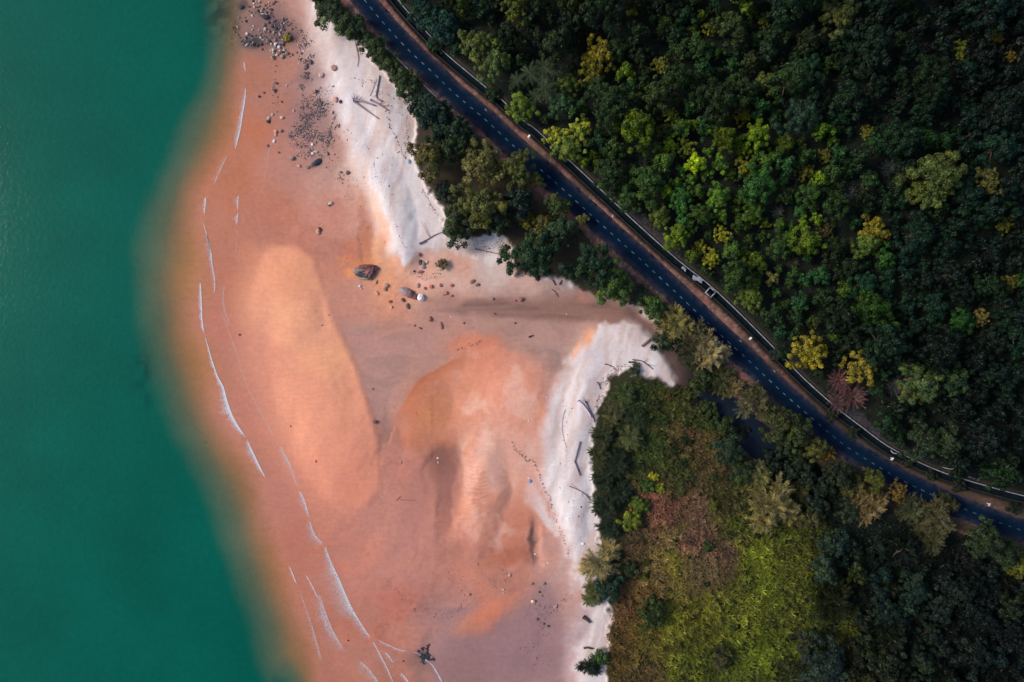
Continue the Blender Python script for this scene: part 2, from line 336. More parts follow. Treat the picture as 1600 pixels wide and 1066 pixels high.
def terrain(x, y):
    x = np.asarray(x, float); y = np.asarray(y, float)
    shp = x.shape; x = x.ravel(); y = y.ravel()
    wx = fbm(x / 42, y / 42, 4, 1) * 30; wy = fbm(x / 42, y / 42, 4, 2) * 30
    c = idw(x + wx, y + wy, CPX, CPC)
    dW = sd_line(x, y, WATER); dG = sd_line(x, y, GREEN)
    # sea bed and foreshore
    dG = dG + fbm(x / 90, y / 90, 3, 61) * 22
    t = np.where(dG < 0, 1 + np.abs(dG) / 75, np.clip(-dW / (np.abs(dW) + np.abs(dG) + 1e-6), 0, 1))
    sea = np.maximum(-1.2 * t ** 1.25, -9)
    z = np.where(dW < 0, sea - 0.03, -0.03 + np.minimum(dW, 400) * 0.0012)
    z = z + fbm(x / 60, y / 60, 3, 9) * 0.05
    def put(m, col=None, zz=None):
        nonlocal c, z
        if col is not None: c = c * (1 - m[:, None]) + m[:, None] * np.asarray(col)
        if zz is not None: z = z * (1 - m) + m * zz
    def pz(name, soft, zz): put(pm(name, soft, 3.0, 30.0), None, zz)
    def pm(name, soft, warp=4.0, wsc=14.0):
        pts = POLY[name]; a = np.array(pts); pad = np.max(soft) * 2 + 12
        k = (x > a[:, 0].min() - pad) & (x < a[:, 0].max() + pad) & (y > a[:, 1].min() - pad) & (y < a[:, 1].max() + pad)
        m = np.zeros(x.shape)
        if k.any():
            d = sd_poly(x[k], y[k], pts) + fbm(x[k] / wsc, y[k] / wsc, 4, 4) * warp * 2
            s = soft[k] if isinstance(soft, np.ndarray) else soft
            m[k] = sstep(1, -1, d / s)
        return m
    # wet / stained sand
    qx = x + wx * .8; qy = y + wy * .8
    film = sstep(.0, .22, fbm(qx / 70, qy / 46, 4, 51)); put(film * .38 * sstep(0, 40, dW), lin((176, 130, 122)))
    film = sstep(.02, .2, fbm(qx / 38 + 9, qy / 60, 4, 52)); put(film * .30 * sstep(0, 40, dW), lin((206, 134, 108)))
    c = c * (1 + .13 * fbm(qx / 7, qy / 5, 3, 68) + .10 * fbm(qx / 3.5, qy / 3.5, 2, 69))[:, None]
    rl2 = np.abs(fbm(qx / 27, qy / 19, 4, 70)); c = c * (1 - .09 * sstep(.014, 0, rl2) * sstep(-.1, .15, fbm(x / 80, y / 80, 2, 72)))[:, None]
    rill = np.abs(fbm(qx / 52, qy / 34, 4, 53)); c = c * (1 - .11 * sstep(.022, 0, rill))[:, None]
    pz('lagoon', 34.0, -0.06)
    ml = pm('lagoon', 5.0 + 9 * sstep(700, 850, x) + 14 * sstep(550, 515, y) * sstep(720, 680, x), 7); put(ml * 0.5, lin((176, 136, 128)))
    fl = sstep(.0, .2, fbm(qx / 60, qy / 16, 4, 54)); put(ml * fl * .45, lin((160, 124, 116)))
    fl = sstep(.04, .2, fbm(qx / 50 + 3, qy / 18, 4, 55)); put(ml * fl * .4, lin((196, 148, 134)))
    mc_ = pm('channel', 8.0, 4); put(mc_ * 0.85, lin((142, 106, 97))); pz('channel', 16.0, -.08)
    put(mc_ * .5 * sstep(.0, .15, fbm(x / 60, y / 7, 3, 56)), lin((118, 86, 80)))
    mb = pm('bar', 6.5 + 32 * sstep(490, 420, x - (y - 520) * 0.32), 3, 30)
    put(mb, idw(x + wx, y + wy, np.array([(450,420),(440,500),(500,520),(540,620),(480,640),(560,700),(540,765),(420,560),(510,560)], float), lin([(232,156,122),(240,168,132),(234,160,130),(234,156,126),(230,152,124),(228,148,122),(220,140,116),(220,144,120),(240,166,128)])))
    put(mb, None, 0.38)
    put(mb * .3 * sstep(.0, .2, fbm(qx / 80, qy / 22, 4, 57)), lin((222, 146, 124)))
    wsoft = 5 + 14 * sstep(640, 560, x)
    mu = pm('white_up', wsoft, 12, 16)
    pk = sstep(640, 720, x) * sstep(370, 400, y)
    wcol = lin((222, 208, 211))[None] * (1 - pk[:, None]) + pk[:, None] * lin((207, 180, 174))[None]
    pz('white_up', 22 + 0 * x, 1.1); put(mu * 0.9, wcol)
    fr_ = pm('white_spit', 20.0, 12, 22) * sstep(905, 880, x - (533 - y) * .3); put(fr_ * .55, lin((226, 168, 142)))
    mw = pm('white_spit', 5 + 7 * sstep(930, 880, x), 14, 16); pz('white_spit', 22.0, 1.0); put(mw * 0.93, lin((221, 207, 210)))
    # pinkish damp streaks and tide ridges within the white sand
    both = np.maximum(mw, mu); stq = fbm((qx + qy * .25) / 9, (qy - qx * .2) / 60, 4, 58)
    put(both * sstep(.0, .2, stq) * .75, lin((208, 182, 177))); put(both * sstep(.05, .25, fbm(qx / 26, qy / 40, 4, 59)) * .35, lin((206, 196, 206)))
    put(both * sstep(.06, .2, -stq) * .5, lin((234, 228, 234)))
    put(pm('tongue', 5.0, 5, 7) * 0.75, lin((222, 206, 208)))
    # mound: crisp brown upstream lip fading into the orange top, dark hollow behind it, grey flat below
    def inner(name, warp=4.0, wsc=14.0):
        pts = POLY[name]; a = np.array(pts); k = (x > a[:, 0].min() - 20) & (x < a[:, 0].max() + 20) & (y > a[:, 1].min() - 20) & (y < a[:, 1].max() + 20)
        d = np.full(x.shape, 99.0); d[k] = sd_poly(x[k], y[k], pts) + fbm(x[k] / wsc, y[k] / wsc, 4, 4) * warp * 2; return d
    di = inner('mound', 5, 20); ms_ = 2.5 + 22 * sstep(640, 690, y) * sstep(720, 680, x) + 12 * sstep(790, 850, x); ins = sstep(1, -1, di / ms_); lip = sstep(760, 690, x) * sstep(712, 690, y)
    put(ins * .45, idw(x + wx, y + wy, np.array([(660,640),(720,610),(800,600),(840,650),(780,700),(740,730),(760,800),(820,820)], float), lin([(204,128,92),(212,140,114),(226,152,128),(224,150,124),(224,162,144),(222,152,126),(216,146,122),(208,136,112)])))
    put(ins * lip * np.exp(np.minimum(di, 0) / (16 + 10 * fbm(x / 30, y / 30, 3, 64) * 2)) * .95, lin((178, 100, 68)))
    outs = sstep(-2.5, 2.5, di) * lip * np.exp(-np.maximum(di, 0) / 30); put(outs * .45, lin((162, 124, 114)))
    dh = inner('hollow', 8, 20); hi = sstep(7, -9, dh); put(hi * (.85 - .5 * sstep(720, 820, y)), lin((146, 96, 84))); put(sstep(4, 0, np.abs(dh)) * sstep(726, 706, y) * .25, lin((170, 96, 72)))
    put(hi * np.exp(-((x - 700) / 16) ** 2 - ((y - 728) / 24) ** 2) * .7, lin((112, 78, 74)))
    put(pm('low', 16.0, 14, 24) * .85, lin((154, 117, 118)) * (1 + .35 * fbm(qx / 30, qy / 30, 4, 65))[:, None])
    wm = pm('mound', 30.0, 5); put(wm * sstep(.05, .22, fbm(qx / 24, qy / 40, 4, 66)) * sstep(690, 740, x) * .5, lin((232, 184, 170)))
    ar = sstep(9, 2, np.abs(np.hypot((x - 690) / 1.15, y - 880) - 76)) * sstep(890, 930, y) * sstep(-.05, .2, fbm(x / 8, y / 8, 4, 67)); put(ar * .5, lin((128, 102, 106)))
    wet = sstep(-30, 10, dW) * sstep(120, 50, dW + wx); put(wet * .4 * (1 - mb), lin((188, 118, 98)))
    fw = fbm(x / 9, y / 9, 4, 63) * 9
    for (bx, by, rx, ry, an, bc, st_, sf) in BLOBS:
        R = max(rx, ry) * 1.9
        k = (np.abs(x - bx) < R) & (np.abs(y - by) < R)
        if not k.any(): continue
        an = math.radians(an); ux = x[k] - bx + wx[k] * 0.55 + fw[k]; uy = y[k] - by + wy[k] * 0.55 - fw[k]
        u = (ux * math.cos(an) + uy * math.sin(an)) / rx; v_ = (-ux * math.sin(an) + uy * math.cos(an)) / ry
        m = np.zeros(x.shape); m[k] = st_ * sstep(1 + sf * .6, 1 - sf, np.sqrt(u * u + v_ * v_)); put(m, lin(bc))
    for (bx, by, rx, ry, an, hh_) in ((800,635,95,115,0,1.5),(752,775,46,110,6,1.5),(655,640,50,66,20,.7),(640,890,105,80,-10,.9),(690,735,30,50,4,-.7),(612,690,26,80,8,-.3),(575,372,20,60,-6,-.35),(790,870,60,26,-20,-.25),(700,800,20,80,8,-.4),(770,960,70,24,-26,.25),(448,470,62,95,0,.7),(530,690,72,110,-14,.9),(485,590,66,130,-12,.7),(540,450,30,40,0,-.12),(615,330,34,110,-16,1.2),(600,180,40,90,-20,.8),(905,660,34,110,12,1.0),(895,800,28,80,0,.8),(985,530,50,24,20,.35),(838,845,12,46,-6,-.5),(720,560,60,20,-10,.15)):
        an = math.radians(an); ux = x - bx + wx * .8; uy = y - by + wy * .8
        d2 = ((ux * math.cos(an) + uy * math.sin(an)) / rx) ** 2 + ((-ux * math.sin(an) + uy * math.cos(an)) / ry) ** 2
        z = z + hh_ * np.clip(1 - d2, 0, 1) ** 1.6
    z = np.where(dW > 30, z + fbm(qx / 40, qy / 40, 4, 62) * .3 * sstep(30, 90, dW) * (1 - ml) , z)
    z = np.where((dW > 60) & (ml < .05), np.maximum(z, .05), z)
    # rippled sand (darker wet troughs, real relief)
    for (bx, by, rx, ry, an, wl, bow) in ((658,642,22,42,-30,5.2,.004),(745,768,24,62,8,6.2,.010),(470,560,70,150,4,7.0,.001)):
        k = (np.abs(x - bx) < rx * 1.6) & (np.abs(y - by) < ry * 1.6); an = math.radians(an)
        X, Y = x[k] - bx, y[k] - by
        m = np.clip(1 - (X / rx) ** 2 - (Y / ry) ** 2, 0, 1) ** 0.7
        u = Y * math.cos(an) + X * math.sin(an) + bow * X * X + fbm(x[k] / 16, y[k] / 16, 3, 6) * 16
        w_ = np.sin(u * 2 * math.pi / wl) * m * (0.16 if wl < 6.9 else 0.035) * (0.6 + fbm(x[k] / 20, y[k] / 20, 2, 8) * 1.6)
        c[k] *= (1 + w_)[:, None]; z[k] += w_ * 0.25
    # vegetated ground, creek, road bench, hillside
    ms = pm('spit', 4.0, 9, 10); put(ms, (lin((46, 46, 26))[None] + (lin((24, 30, 24)) - lin((46, 46, 26)))[None] * sstep(1230, 1330, x)[:, None]), 1.7 + fbm(x / 30, y / 30, 3, 3) * 0.8)
    dR = sd_line(x, y, ROAD); dD = sd_line(x, y, DRAIN)
    mt = pm('strip', 4.0, 8, 10); put(mt, lin((64, 54, 44)), 2.2)
    mt2 = pm('strip', 20.0, 8, 10)
    mcr = pm('creek', 8.0, 4); far = sstep(1010, 1190, x)
    put(mcr, lin((128, 98, 92))[None] * (1 - far[:, None]) + far[:, None] * lin((60, 52, 50))[None], -0.10 - 1.3 * far)
    rb = sstep(52, 30, np.abs(dR)) * sstep(380, 420, x + 0.0 * y) * (1 - mcr); rb = np.where(dR > 0, np.maximum(rb, sstep(0, 6, dR)), rb)
    put(rb, None, 2.96)
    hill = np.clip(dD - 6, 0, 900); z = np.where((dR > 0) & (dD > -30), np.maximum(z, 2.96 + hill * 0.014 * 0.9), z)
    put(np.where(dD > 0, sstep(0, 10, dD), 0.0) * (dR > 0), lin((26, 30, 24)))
    # dusty road shoulders
    nz = fbm(x / 9, y / 9, 4, 7); n2 = fbm(x / 40, y / 40, 3, 12)
    sh = np.where(dR > 0, sstep(34, 27, dR + nz * 14), sstep(-31, -25, dR + nz * 14)) * sstep(60, 40, np.abs(dR))
    fadeR = 0.13 + 0.87 * sstep(1290, 1150, x) + .5 * np.exp(-((x - 1550) / 22) ** 2) * (dR > 0)
    n3 = fbm(x / 3.2, y / 3.2, 3, 33)
    sc_ = lin((136, 98, 90))[None] * (1 + n2[:, None] * 0.9 + n3[:, None] * 1.3); put(sh * np.where(dR > 0, 0.8, 0.9) * fadeR * np.clip(0.8 + nz * 1.1 + n2, 0.05, 1), sc_)
    red = sstep(.02, .2, fbm(x / 26, y / 26, 3, 15)) * sh * sstep(-.25, .25, n3); put(red * 0.5 * fadeR, lin((164, 88, 82)))
    put(sh * sstep(.05, .25, fbm(x / 7, y / 7, 3, 35)) * .5, lin((70, 64, 60))); put(sh * sstep(.1, .3, n3) * .35 * fadeR, lin((176, 146, 138)))
    # ditch for the drain
    put(sstep(3, 0, dD) * sstep(-16, -12, dD) * (dR > 0), lin((30, 34, 34)), 2.15)
    # grey scrub bank above the drain
    gb = sstep(2, 6, dD) * sstep(18, 10, dD + nz * 18) * (sstep(930, 960, x) * sstep(1090, 1050, x) + sstep(1290, 1310, x) * sstep(1480, 1380, x)) * (dR > 0)
    put(gb * 0.6, lin((66, 62, 68)))
    return c.reshape(shp + (3,)), z.reshape(shp)

def axis(segs):
    a = []
    for lo, hi, st_ in segs: a += list(np.arange(lo, hi, st_))
    a.append(segs[-1][1]); return np.array(a)
def grid_faces(nx, ny):
    i = np.arange(nx * ny).reshape(ny, nx)
    return np.stack([i[1:, :-1], i[1:, 1:], i[:-1, 1:], i[:-1, :-1]], -1).reshape(-1, 4)
gx = axis([(-3200, -400, 400), (-400, 180, 40), (180, 300, 5), (300, 1075, 2.0), (1075, 1640, 3.5), (1640, 1900, 20), (1900, 4800, 290)])
gy = axis([(-3200, -300, 290), (-300, -40, 20), (-40, 1106, 2.0), (1106, 1400, 20), (1400, 4200, 280)])
GX, GY = np.meshgrid(gx, gy)
gc, gzv = terrain(GX, GY); gc = gc * np.array([1.0, 1.0, .94])
def gz(px, py):
    "height of the ground, bilinear from the surveyed grid"
    px = np.atleast_1d(np.asarray(px, float)); py = np.atleast_1d(np.asarray(py, float))
    i = np.clip(np.searchsorted(gx, px) - 1, 0, len(gx) - 2); j = np.clip(np.searchsorted(gy, py) - 1, 0, len(gy) - 2)
    u = np.clip((px - gx[i]) / (gx[i + 1] - gx[i]), 0, 1); v = np.clip((py - gy[j]) / (gy[j + 1] - gy[j]), 0, 1)
    return (gzv[j, i] * (1 - u) + gzv[j, i + 1] * u) * (1 - v) + (gzv[j + 1, i] * (1 - u) + gzv[j + 1, i + 1] * u) * v
me = mesh_np('ground', P(GX, GY, gzv).reshape(-1, 3), grid_faces(len(gx), len(gy)), m_ground, cattr={'col': gc.reshape(-1, 3)}, smooth=True)
ground = tag(ob('ground', me), 'pink, orange and white sand beach running into dark hillside soil', kind='structure')

# ------------------------------------------------------------------ sea and creek
sx = axis([(-4200, -600, 450), (-600, 180, 60), (180, 720, 6)]); sy = axis([(-3200, -40, 316), (-40, 1106, 6), (1106, 4200, 309)])
X, Y = np.meshgrid(sx, sy); _, zt = terrain(X, Y); dep = np.clip(-zt, 0, None)
tur = np.clip(1 - np.exp(-(np.clip(dep - .05, 0, None) / 0.52) ** 1.4), 0.0, 0.985)
wc = np.zeros(X.shape + (3,)); wc[:] = lin((0, 87, 72)); sed = sstep(1.5, .1, dep + fbm(X / 60, Y / 70, 3, 22) * .25); wc = wc * (1 - sed[..., None]) + sed[..., None] * (lin((116, 116, 88)) + (lin((164, 130, 88)) - lin((116, 116, 88))) * sstep(.75, .25, dep)[..., None])
weed = np.exp(-((X - 222) / 13) ** 2 - ((Y - 600) / 42) ** 2) * sstep(-.12, .12, fbm(X / 14, Y / 20, 4, 24)) + .8 * np.exp(-((X - 342) / 26) ** 2 - ((Y - 22) / 34) ** 2) * sstep(-.1, .1, fbm(X / 12, Y / 12, 4, 26))
wc = wc * (1 - .75 * weed[..., None]) + .75 * weed[..., None] * lin((0, 44, 44))
wc *= (1 + 0.25 * fbm(X / 160, Y / 160, 3, 21))[..., None]
f = grid_faces(len(sx), len(sy)); low = (zt < 0.12).ravel()
f = f[low[f].any(1)]
sea = ob('sea', mesh_np('sea', P(X, Y, 0 * X).reshape(-1, 3), f, m_sea, {'turbid': tur.ravel()}, {'col': wc.reshape(-1, 3)}, True))
tag(sea, 'calm turbid emerald green sea fading to brown shallows', kind='structure')
cx_ = axis([(520, 1340, 4)]); cy_ = axis([(440, 830, 4)]); X, Y = np.meshgrid(cx_, cy_); _, zt = terrain(X, Y); dep = np.clip(-zt, 0, None)
tur = np.clip(1 - np.exp(-(np.clip(dep - .15, 0, None) / 0.45) ** 1.3), 0.0, 0.95); f = grid_faces(len(cx_), len(cy_)); low = ((zt < 0.01) & ((X > 640) | (Y > 500))).ravel(); f = f[low[f].any(1)]
wc = np.zeros(X.shape + (3,)); wc[:] = lin((26, 36, 50))
creek = ob('creek', mesh_np('creek', P(X, Y, 0 * X + 0.006).reshape(-1, 3), f, m_creek, {'turbid': tur.ravel()}, {'col': wc.reshape(-1, 3)}, True))
tag(creek, 'shallow creek and lagoon, clear over sand and dark under the trees', kind='structure')

# foam: (points, seaward lace width per point in px, crispness)
FOAM = [
 ([(381,96),(383,104),(383,113)],[1,4,1],.9),([(384,136),(383,155),(379,180),(375,205),(367,236)],[1,5,8,8,2],.95),([(357,240),(345,265),(333,292)],[2,7,3],.66),
 ([(322,307),(321,320),(319,337)],[2,6,1],1),([(373,302),(372,315),(371,330)],[1,8,1],.8),([(372,330),(371,342),(370,353)],[1,9,1],.8),([(371,353),(369,385),(366,400)],[1,2,1],.5),
 ([(427,218),(421,235),(417,255),(413,285)],[2,8,5,1],.45),([(316,345),(322,362),(326,378),(330,395),(332,415),(336,440),(335,460)],[1,2,6,9,8,6,2],.8),([(323,364),(326,380),(329,394)],[1,4,1],1),
 ([(308,405),(312,430),(314,440)],[1,1,1],.4),([(313,440),(314,455),(315,475),(316,500),(319,523)],[1,4,5,5,1],1.15),
 ([(320,525),(326,545),(332,565),(340,588),(349,605),(356,630),(366,655),(385,686)],[1,2,4,5,8,15,13,1],1.15),
 ([(385,686),(393,702),(404,725),(416,749)],[1,8,9,1],1.05),([(344,482),(362,530),(372,560),(385,600),(410,650),(436,695)],[1,2,1,2,2,3],.55),
 ([(436,693),(445,710),(455,730),(466,765)],[2,12,8,2],.66),([(466,765),(475,780),(484,812)],[1,10,5],.8),([(484,812),(492,835),(507,852)],[14,22,8],.66),
 ([(507,851),(516,875),(530,905),(545,940),(560,968),(581,1000)],[2,14,28,32,14,8],.78),([(451,882),(457,896),(465,916)],[1,3,1],1),([(476,895),(487,914),(499,940)],[1,3,1],.9),
 ([(465,916),(478,950),(490,985),(505,1040)],[1,3,8,10],.6),([(498,925),(508,955),(520,985),(540,1020)],[10,20,22,8],.62),([(500,940),(505,960),(520,1000)],[3,12,8],.62),
 ([(582,1000),(590,1015),(604,1042),(616,1070)],[2,4,5,3],.8),([(588,999),(605,1007),(626,1016),(640,1017)],[1,3,4,1],.8),([(645,1019),(655,1022),(664,1030),(676,1040),(688,1060),(694,1075)],[1,2,3,2,5,3],.85),([(597,1016),(607,1024),(616,1038)],[1,9,1],.7),
 ([(625,1050),(634,1060),(644,1075)],[2,6,3],.85),([(560,1030),(580,1050),(600,1080)],[10,20,14],.62),([(352,440),(350,475),(362,520)],[8,10,4],.5),([(420,400),(405,350),(404,330)],[2,3,1],.35)]
for pts, wd, cr in FOAM:
    p = cat(pts, 8); w_ = np.interp(np.linspace(0, 1, len(p)), np.linspace(0, 1, len(wd)), wd) * .85 * (1 + .9 * fbm(np.arange(len(p)) / 3., np.arange(len(p)) * 0. + wd[0], 3, 71))
    d = np.gradient(p, axis=0); d /= np.linalg.norm(d, axis=1)[:, None] + 1e-9
    nrm = np.stack([-d[:, 1], d[:, 0]], -1); nrm[nrm[:, 0] > 0] *= -1      # seaward
    V = []; D = []; jag = fbm(p[:, 0] / 5, p[:, 1] / 5, 3, 31)
    for k, (u, dn) in enumerate(((-.8, 0.0), (0, 1.0), (0.2, .72), (0.5, .5), (1.0, .34), (1.4, 0.0))):
        q = p + nrm * (u * (w_ if u > 0 else np.ones(len(p))) * (1 + (jag * 1.4 if u > .5 else 0)))[:, None]
        zz = np.maximum(gz(q[:, 0], q[:, 1]), 0) + 0.02
        V.append(P(q[:, 0], q[:, 1], zz)); D.append(np.full(len(p), dn * cr) * np.clip(np.minimum(np.arange(len(p)), np.arange(len(p))[::-1]) / 3 + .25, 0, 1))
    n = len(p); V = np.stack(V, 1).reshape(-1, 3); D = np.stack(D, 1).ravel()
    fo = ob('foam_streak', mesh_np('foam_streak', V, grid_faces(6, n), m_foam, {'den': D}), sea)

# ------------------------------------------------------------------ road, dashes, drain, rails
def ribbon(line, offs, zs):
    d = np.gradient(line, axis=0); d /= np.linalg.norm(d, axis=1)[:, None]; nr = np.stack([d[:, 1], -d[:, 0]], -1)   # to the right/forest side
    V = np.stack([P(line[:, 0] + nr[:, 0] * o_, line[:, 1] + nr[:, 1] * o_, np.full(len(line), z_)) for o_, z_ in zip(offs, zs)], 1)
    return V.reshape(-1, 3), grid_faces(len(offs), len(line))[:, ::-1]
v, f = ribbon(ROAD, (-19.2, -18.8, -15, -8, 0, 8, 15, 17.8, 18.2), (2.7, 3.0, 3.02, 3.04, 3.05, 3.04, 3.02, 3.0, 2.7))
nR = len(ROAD); jit = np.array([vnoise(np.array([i * 0.9]), np.array([k * 7.7]), 2)[0] - .5 for i in range(nR) for k in range(9)]); v[:, 0] += jit * 0.35 * np.tile([1, 1, 0, 0, 0, 0, 0, 1, 1], nR)
dust = np.tile([1, 1, .3, .02, .0, .02, .25, 1, 1], nR)
road = tag(ob('road', mesh_np('road', v, f, m_road, {'dust': dust}, smooth=True)), 'dark blue-grey two lane coastal road with dashed centre line', kind='structure')
L = np.r_[0, np.cumsum(np.linalg.norm(np.diff(ROAD, axis=0), axis=1))]
s0 = 14.72; k0 = np.interp(2, ROAD[:, 1], L); s = k0 - 14.72 * 9; dm = None
v0, f0 = box(0, 0, 0, 1, 1, 1); dash_me = mesh_np('lane_dash', v0, f0, m_paint)
dash_worn = mesh_np('lane_dash', v0, f0, simple('nearly_worn_off_road_paint', (0.075, 0.095, 0.125), .85, 1.3, .8))
while s < L[-1]:
    x0, y0 = np.interp(s, L, ROAD[:, 0]), np.interp(s, L, ROAD[:, 1]); x1, y1 = np.interp(s + 1, L, ROAD[:, 0]), np.interp(s + 1, L, ROAD[:, 1])
    o_ = ob('lane_dash', dash_me if x0 < 1270 else dash_worn, road); o_.location = PV(x0, y0, 3.052); o_.rotation_euler = (0, 0, math.atan2(-(y1 - y0), x1 - x0)); o_.scale = (0.98 * random.uniform(.8, 1.05), 0.17 * random.uniform(.75, 1.1), 0.012); s += s0
for (a_, b_) in (((1157, 533), (1160, 536)), ((1210, 580), (1214, 584)), ((759, 172), (762, 175))):
    o_ = ob('edge_mark', dash_me, road); o_.location = PV(a_[0], a_[1], 3.045); o_.rotation_euler = (0, 0, math.atan2(-(b_[1] - a_[1]), b_[0] - a_[0])); o_.scale = (0.7, 0.3, 0.012)

dr = tag(empty('roadside_drain', PV(1107, 444, 2.2)), 'long concrete storm drain with pale outer kerb along the forest edge', 'drain')
def drain_part(name, offs, zs, m, parent=dr):
    v, f = ribbon(DRAIN, offs, zs); v = v - np.array(dr.location); return ob(name, mesh_np(name, v, f, m), parent)
drain_part('outer_wall', (-.8, -.75, .75, .8), (2.1, 3.22, 3.22, 2.1), m_conc)
drain_part('inner_wall', (-10.9, -10.85, -9.75, -9.7), (2.1, 3.02, 3.02, 2.1), simple('darker_concrete', (0.022, 0.032, 0.038), .85, .5, .9))  # inner wall in a darker tone than the outer one
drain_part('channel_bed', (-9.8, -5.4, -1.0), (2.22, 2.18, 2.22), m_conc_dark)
# square sump
p = PV(1110, 457, 3.0); sump = tag(empty('drain_sump', p, math.radians(8)), 'square concrete drain sump with pale rim and black hollow', 'drain pit')
parts = [box(0, s_ * .88, .1, 2.0, .24, .5) for s_ in (-1, 1)] + [box(s_ * .88, 0, .1, .24, 1.52, .5) for s_ in (-1, 1)]
for v, f in parts: ob('rim', mesh_np('rim', v, f, m_conc), sump)
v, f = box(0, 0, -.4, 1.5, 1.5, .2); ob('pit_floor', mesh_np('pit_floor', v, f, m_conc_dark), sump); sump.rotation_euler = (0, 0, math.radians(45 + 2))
# concrete apron slabs on the drain
for i, (a_, b_, w_, lb) in enumerate((((1083, 432), (1097, 441), 0.95, 'pale concrete slab lying over the drain just above the square sump'), ((1066, 418), (1072, 423), 0.6, 'smaller pale concrete slab over the drain, further up from sump'))):
    A, B = PV(*a_, 3.05), PV(*b_, 3.05); c_ = (A + B) / 2; d_ = B - A
    o_ = empty('drain_slab', c_, math.atan2(d_.y, d_.x)); tag(o_, lb, 'slab', 'concrete slabs on the drain')
    bm = bmesh.new(); bmesh.ops.create_cube(bm, size=1); bmesh.ops.scale(bm, vec=(d_.length, w_, .22), verts=bm.verts); bmesh.ops.subdivide_edges(bm, edges=bm.edges, cuts=3, use_grid_fill=True)
    for vv in bm.verts: vv.co.y += (vnoise(np.array([vv.co.x * 2.]), np.array([i * 3.]), 4)[0] - .5) * .5; vv.co.x += (vnoise(np.array([vv.co.y * 2.]), np.array([i * 5.]), 6)[0] - .5) * .4
    me = bpy.data.meshes.new('slab'); bm.to_mesh(me); bm.free(); me.materials.append(m_conc); ob('slab', me, o_)

def guardrail(a_, b_, label):
    A, B = PV(*a_, 3.0), PV(*b_, 3.0); d_ = B - A; n = max(2, int(d_.length / 2) + 1)
    e = tag(empty('guardrail', A, math.atan2(d_.y, d_.x)), label, 'guardrail', 'guardrails on the seaward side of the road')
    Ln = d_.length; prof = [(-.04, .45), (.05, .50), (-.02, .58), (.05, .68), (-.04, .74), (-.09, .74), (-.02, .66), (-.08, .58), (-.02, .50), (-.09, .45)]
    xs = np.linspace(0, Ln, n * 2); V = [(x_, y_ * 1.6, z_) for x_ in xs for y_, z_ in prof]; k = len(prof)
    F = [(i * k + j, i * k + (j + 1) % k, (i + 1) * k + (j + 1) % k, (i + 1) * k + j) for i in range(len(xs) - 1) for j in range(k)]
    ob('beam', mesh_np('beam', V, F, m_steel), e)
    pv, pf = box(0, -.2, .32, .12, .14, .9); pm_ = mesh_np('post', pv, pf, m_steel)
    for i in range(n): q = ob('post', pm_, e); q.location = (Ln * (i + .5) / n, 0, 0)
guardrail((598, 70), (639, 110), 'pale steel guardrail left of the road, nearer the top edge')
guardrail((654, 126), (683, 153), 'short pale steel guardrail beside the dark shrubs above the white beach')

def marker(px, py, ang, size, label):
    e = tag(empty('marker_post', PV(px, py, 2.95), ang), label, 'marker post', 'white roadside marker posts')
    v, f = join([box(0, 0, .45, .12, .12, .9), box(0, 0, .93, .2, .2, .06)]); ob('post', mesh_np('post', v, f, m_white), e)
    bm = bmesh.new(); bmesh.ops.create_cube(bm, size=1); bmesh.ops.scale(bm, vec=(.5 * size, .9 * size, .06), verts=bm.verts); bmesh.ops.bevel(bm, geom=bm.edges, offset=.02, segments=1)
    bmesh.ops.rotate(bm, cent=(0, 0, 0), matrix=Matrix.Rotation(.6, 3, 'X'), verts=bm.verts); bmesh.ops.translate(bm, vec=(0, -.2, 1.05), verts=bm.verts)
    me = bpy.data.meshes.new('plate'); bm.to_mesh(me); bm.free(); me.materials.append(m_white); ob('plate', me, e)
marker(827, 214, -.7, .9, 'white marker post by the drain beside the twin lime-topped tree')
marker(1171, 528, -.6, .9, 'white marker post on red shoulder left of the golden tree')
marker(1391, 715, -.5, .9, 'white marker post on shoulder where the road bends right')
marker(1541, 786, .2, 1.0, 'white marker post on the red patch near the right edge')
marker(956, 338, .1, .5, 'slim white post on the brown shoulder near grey scrub')

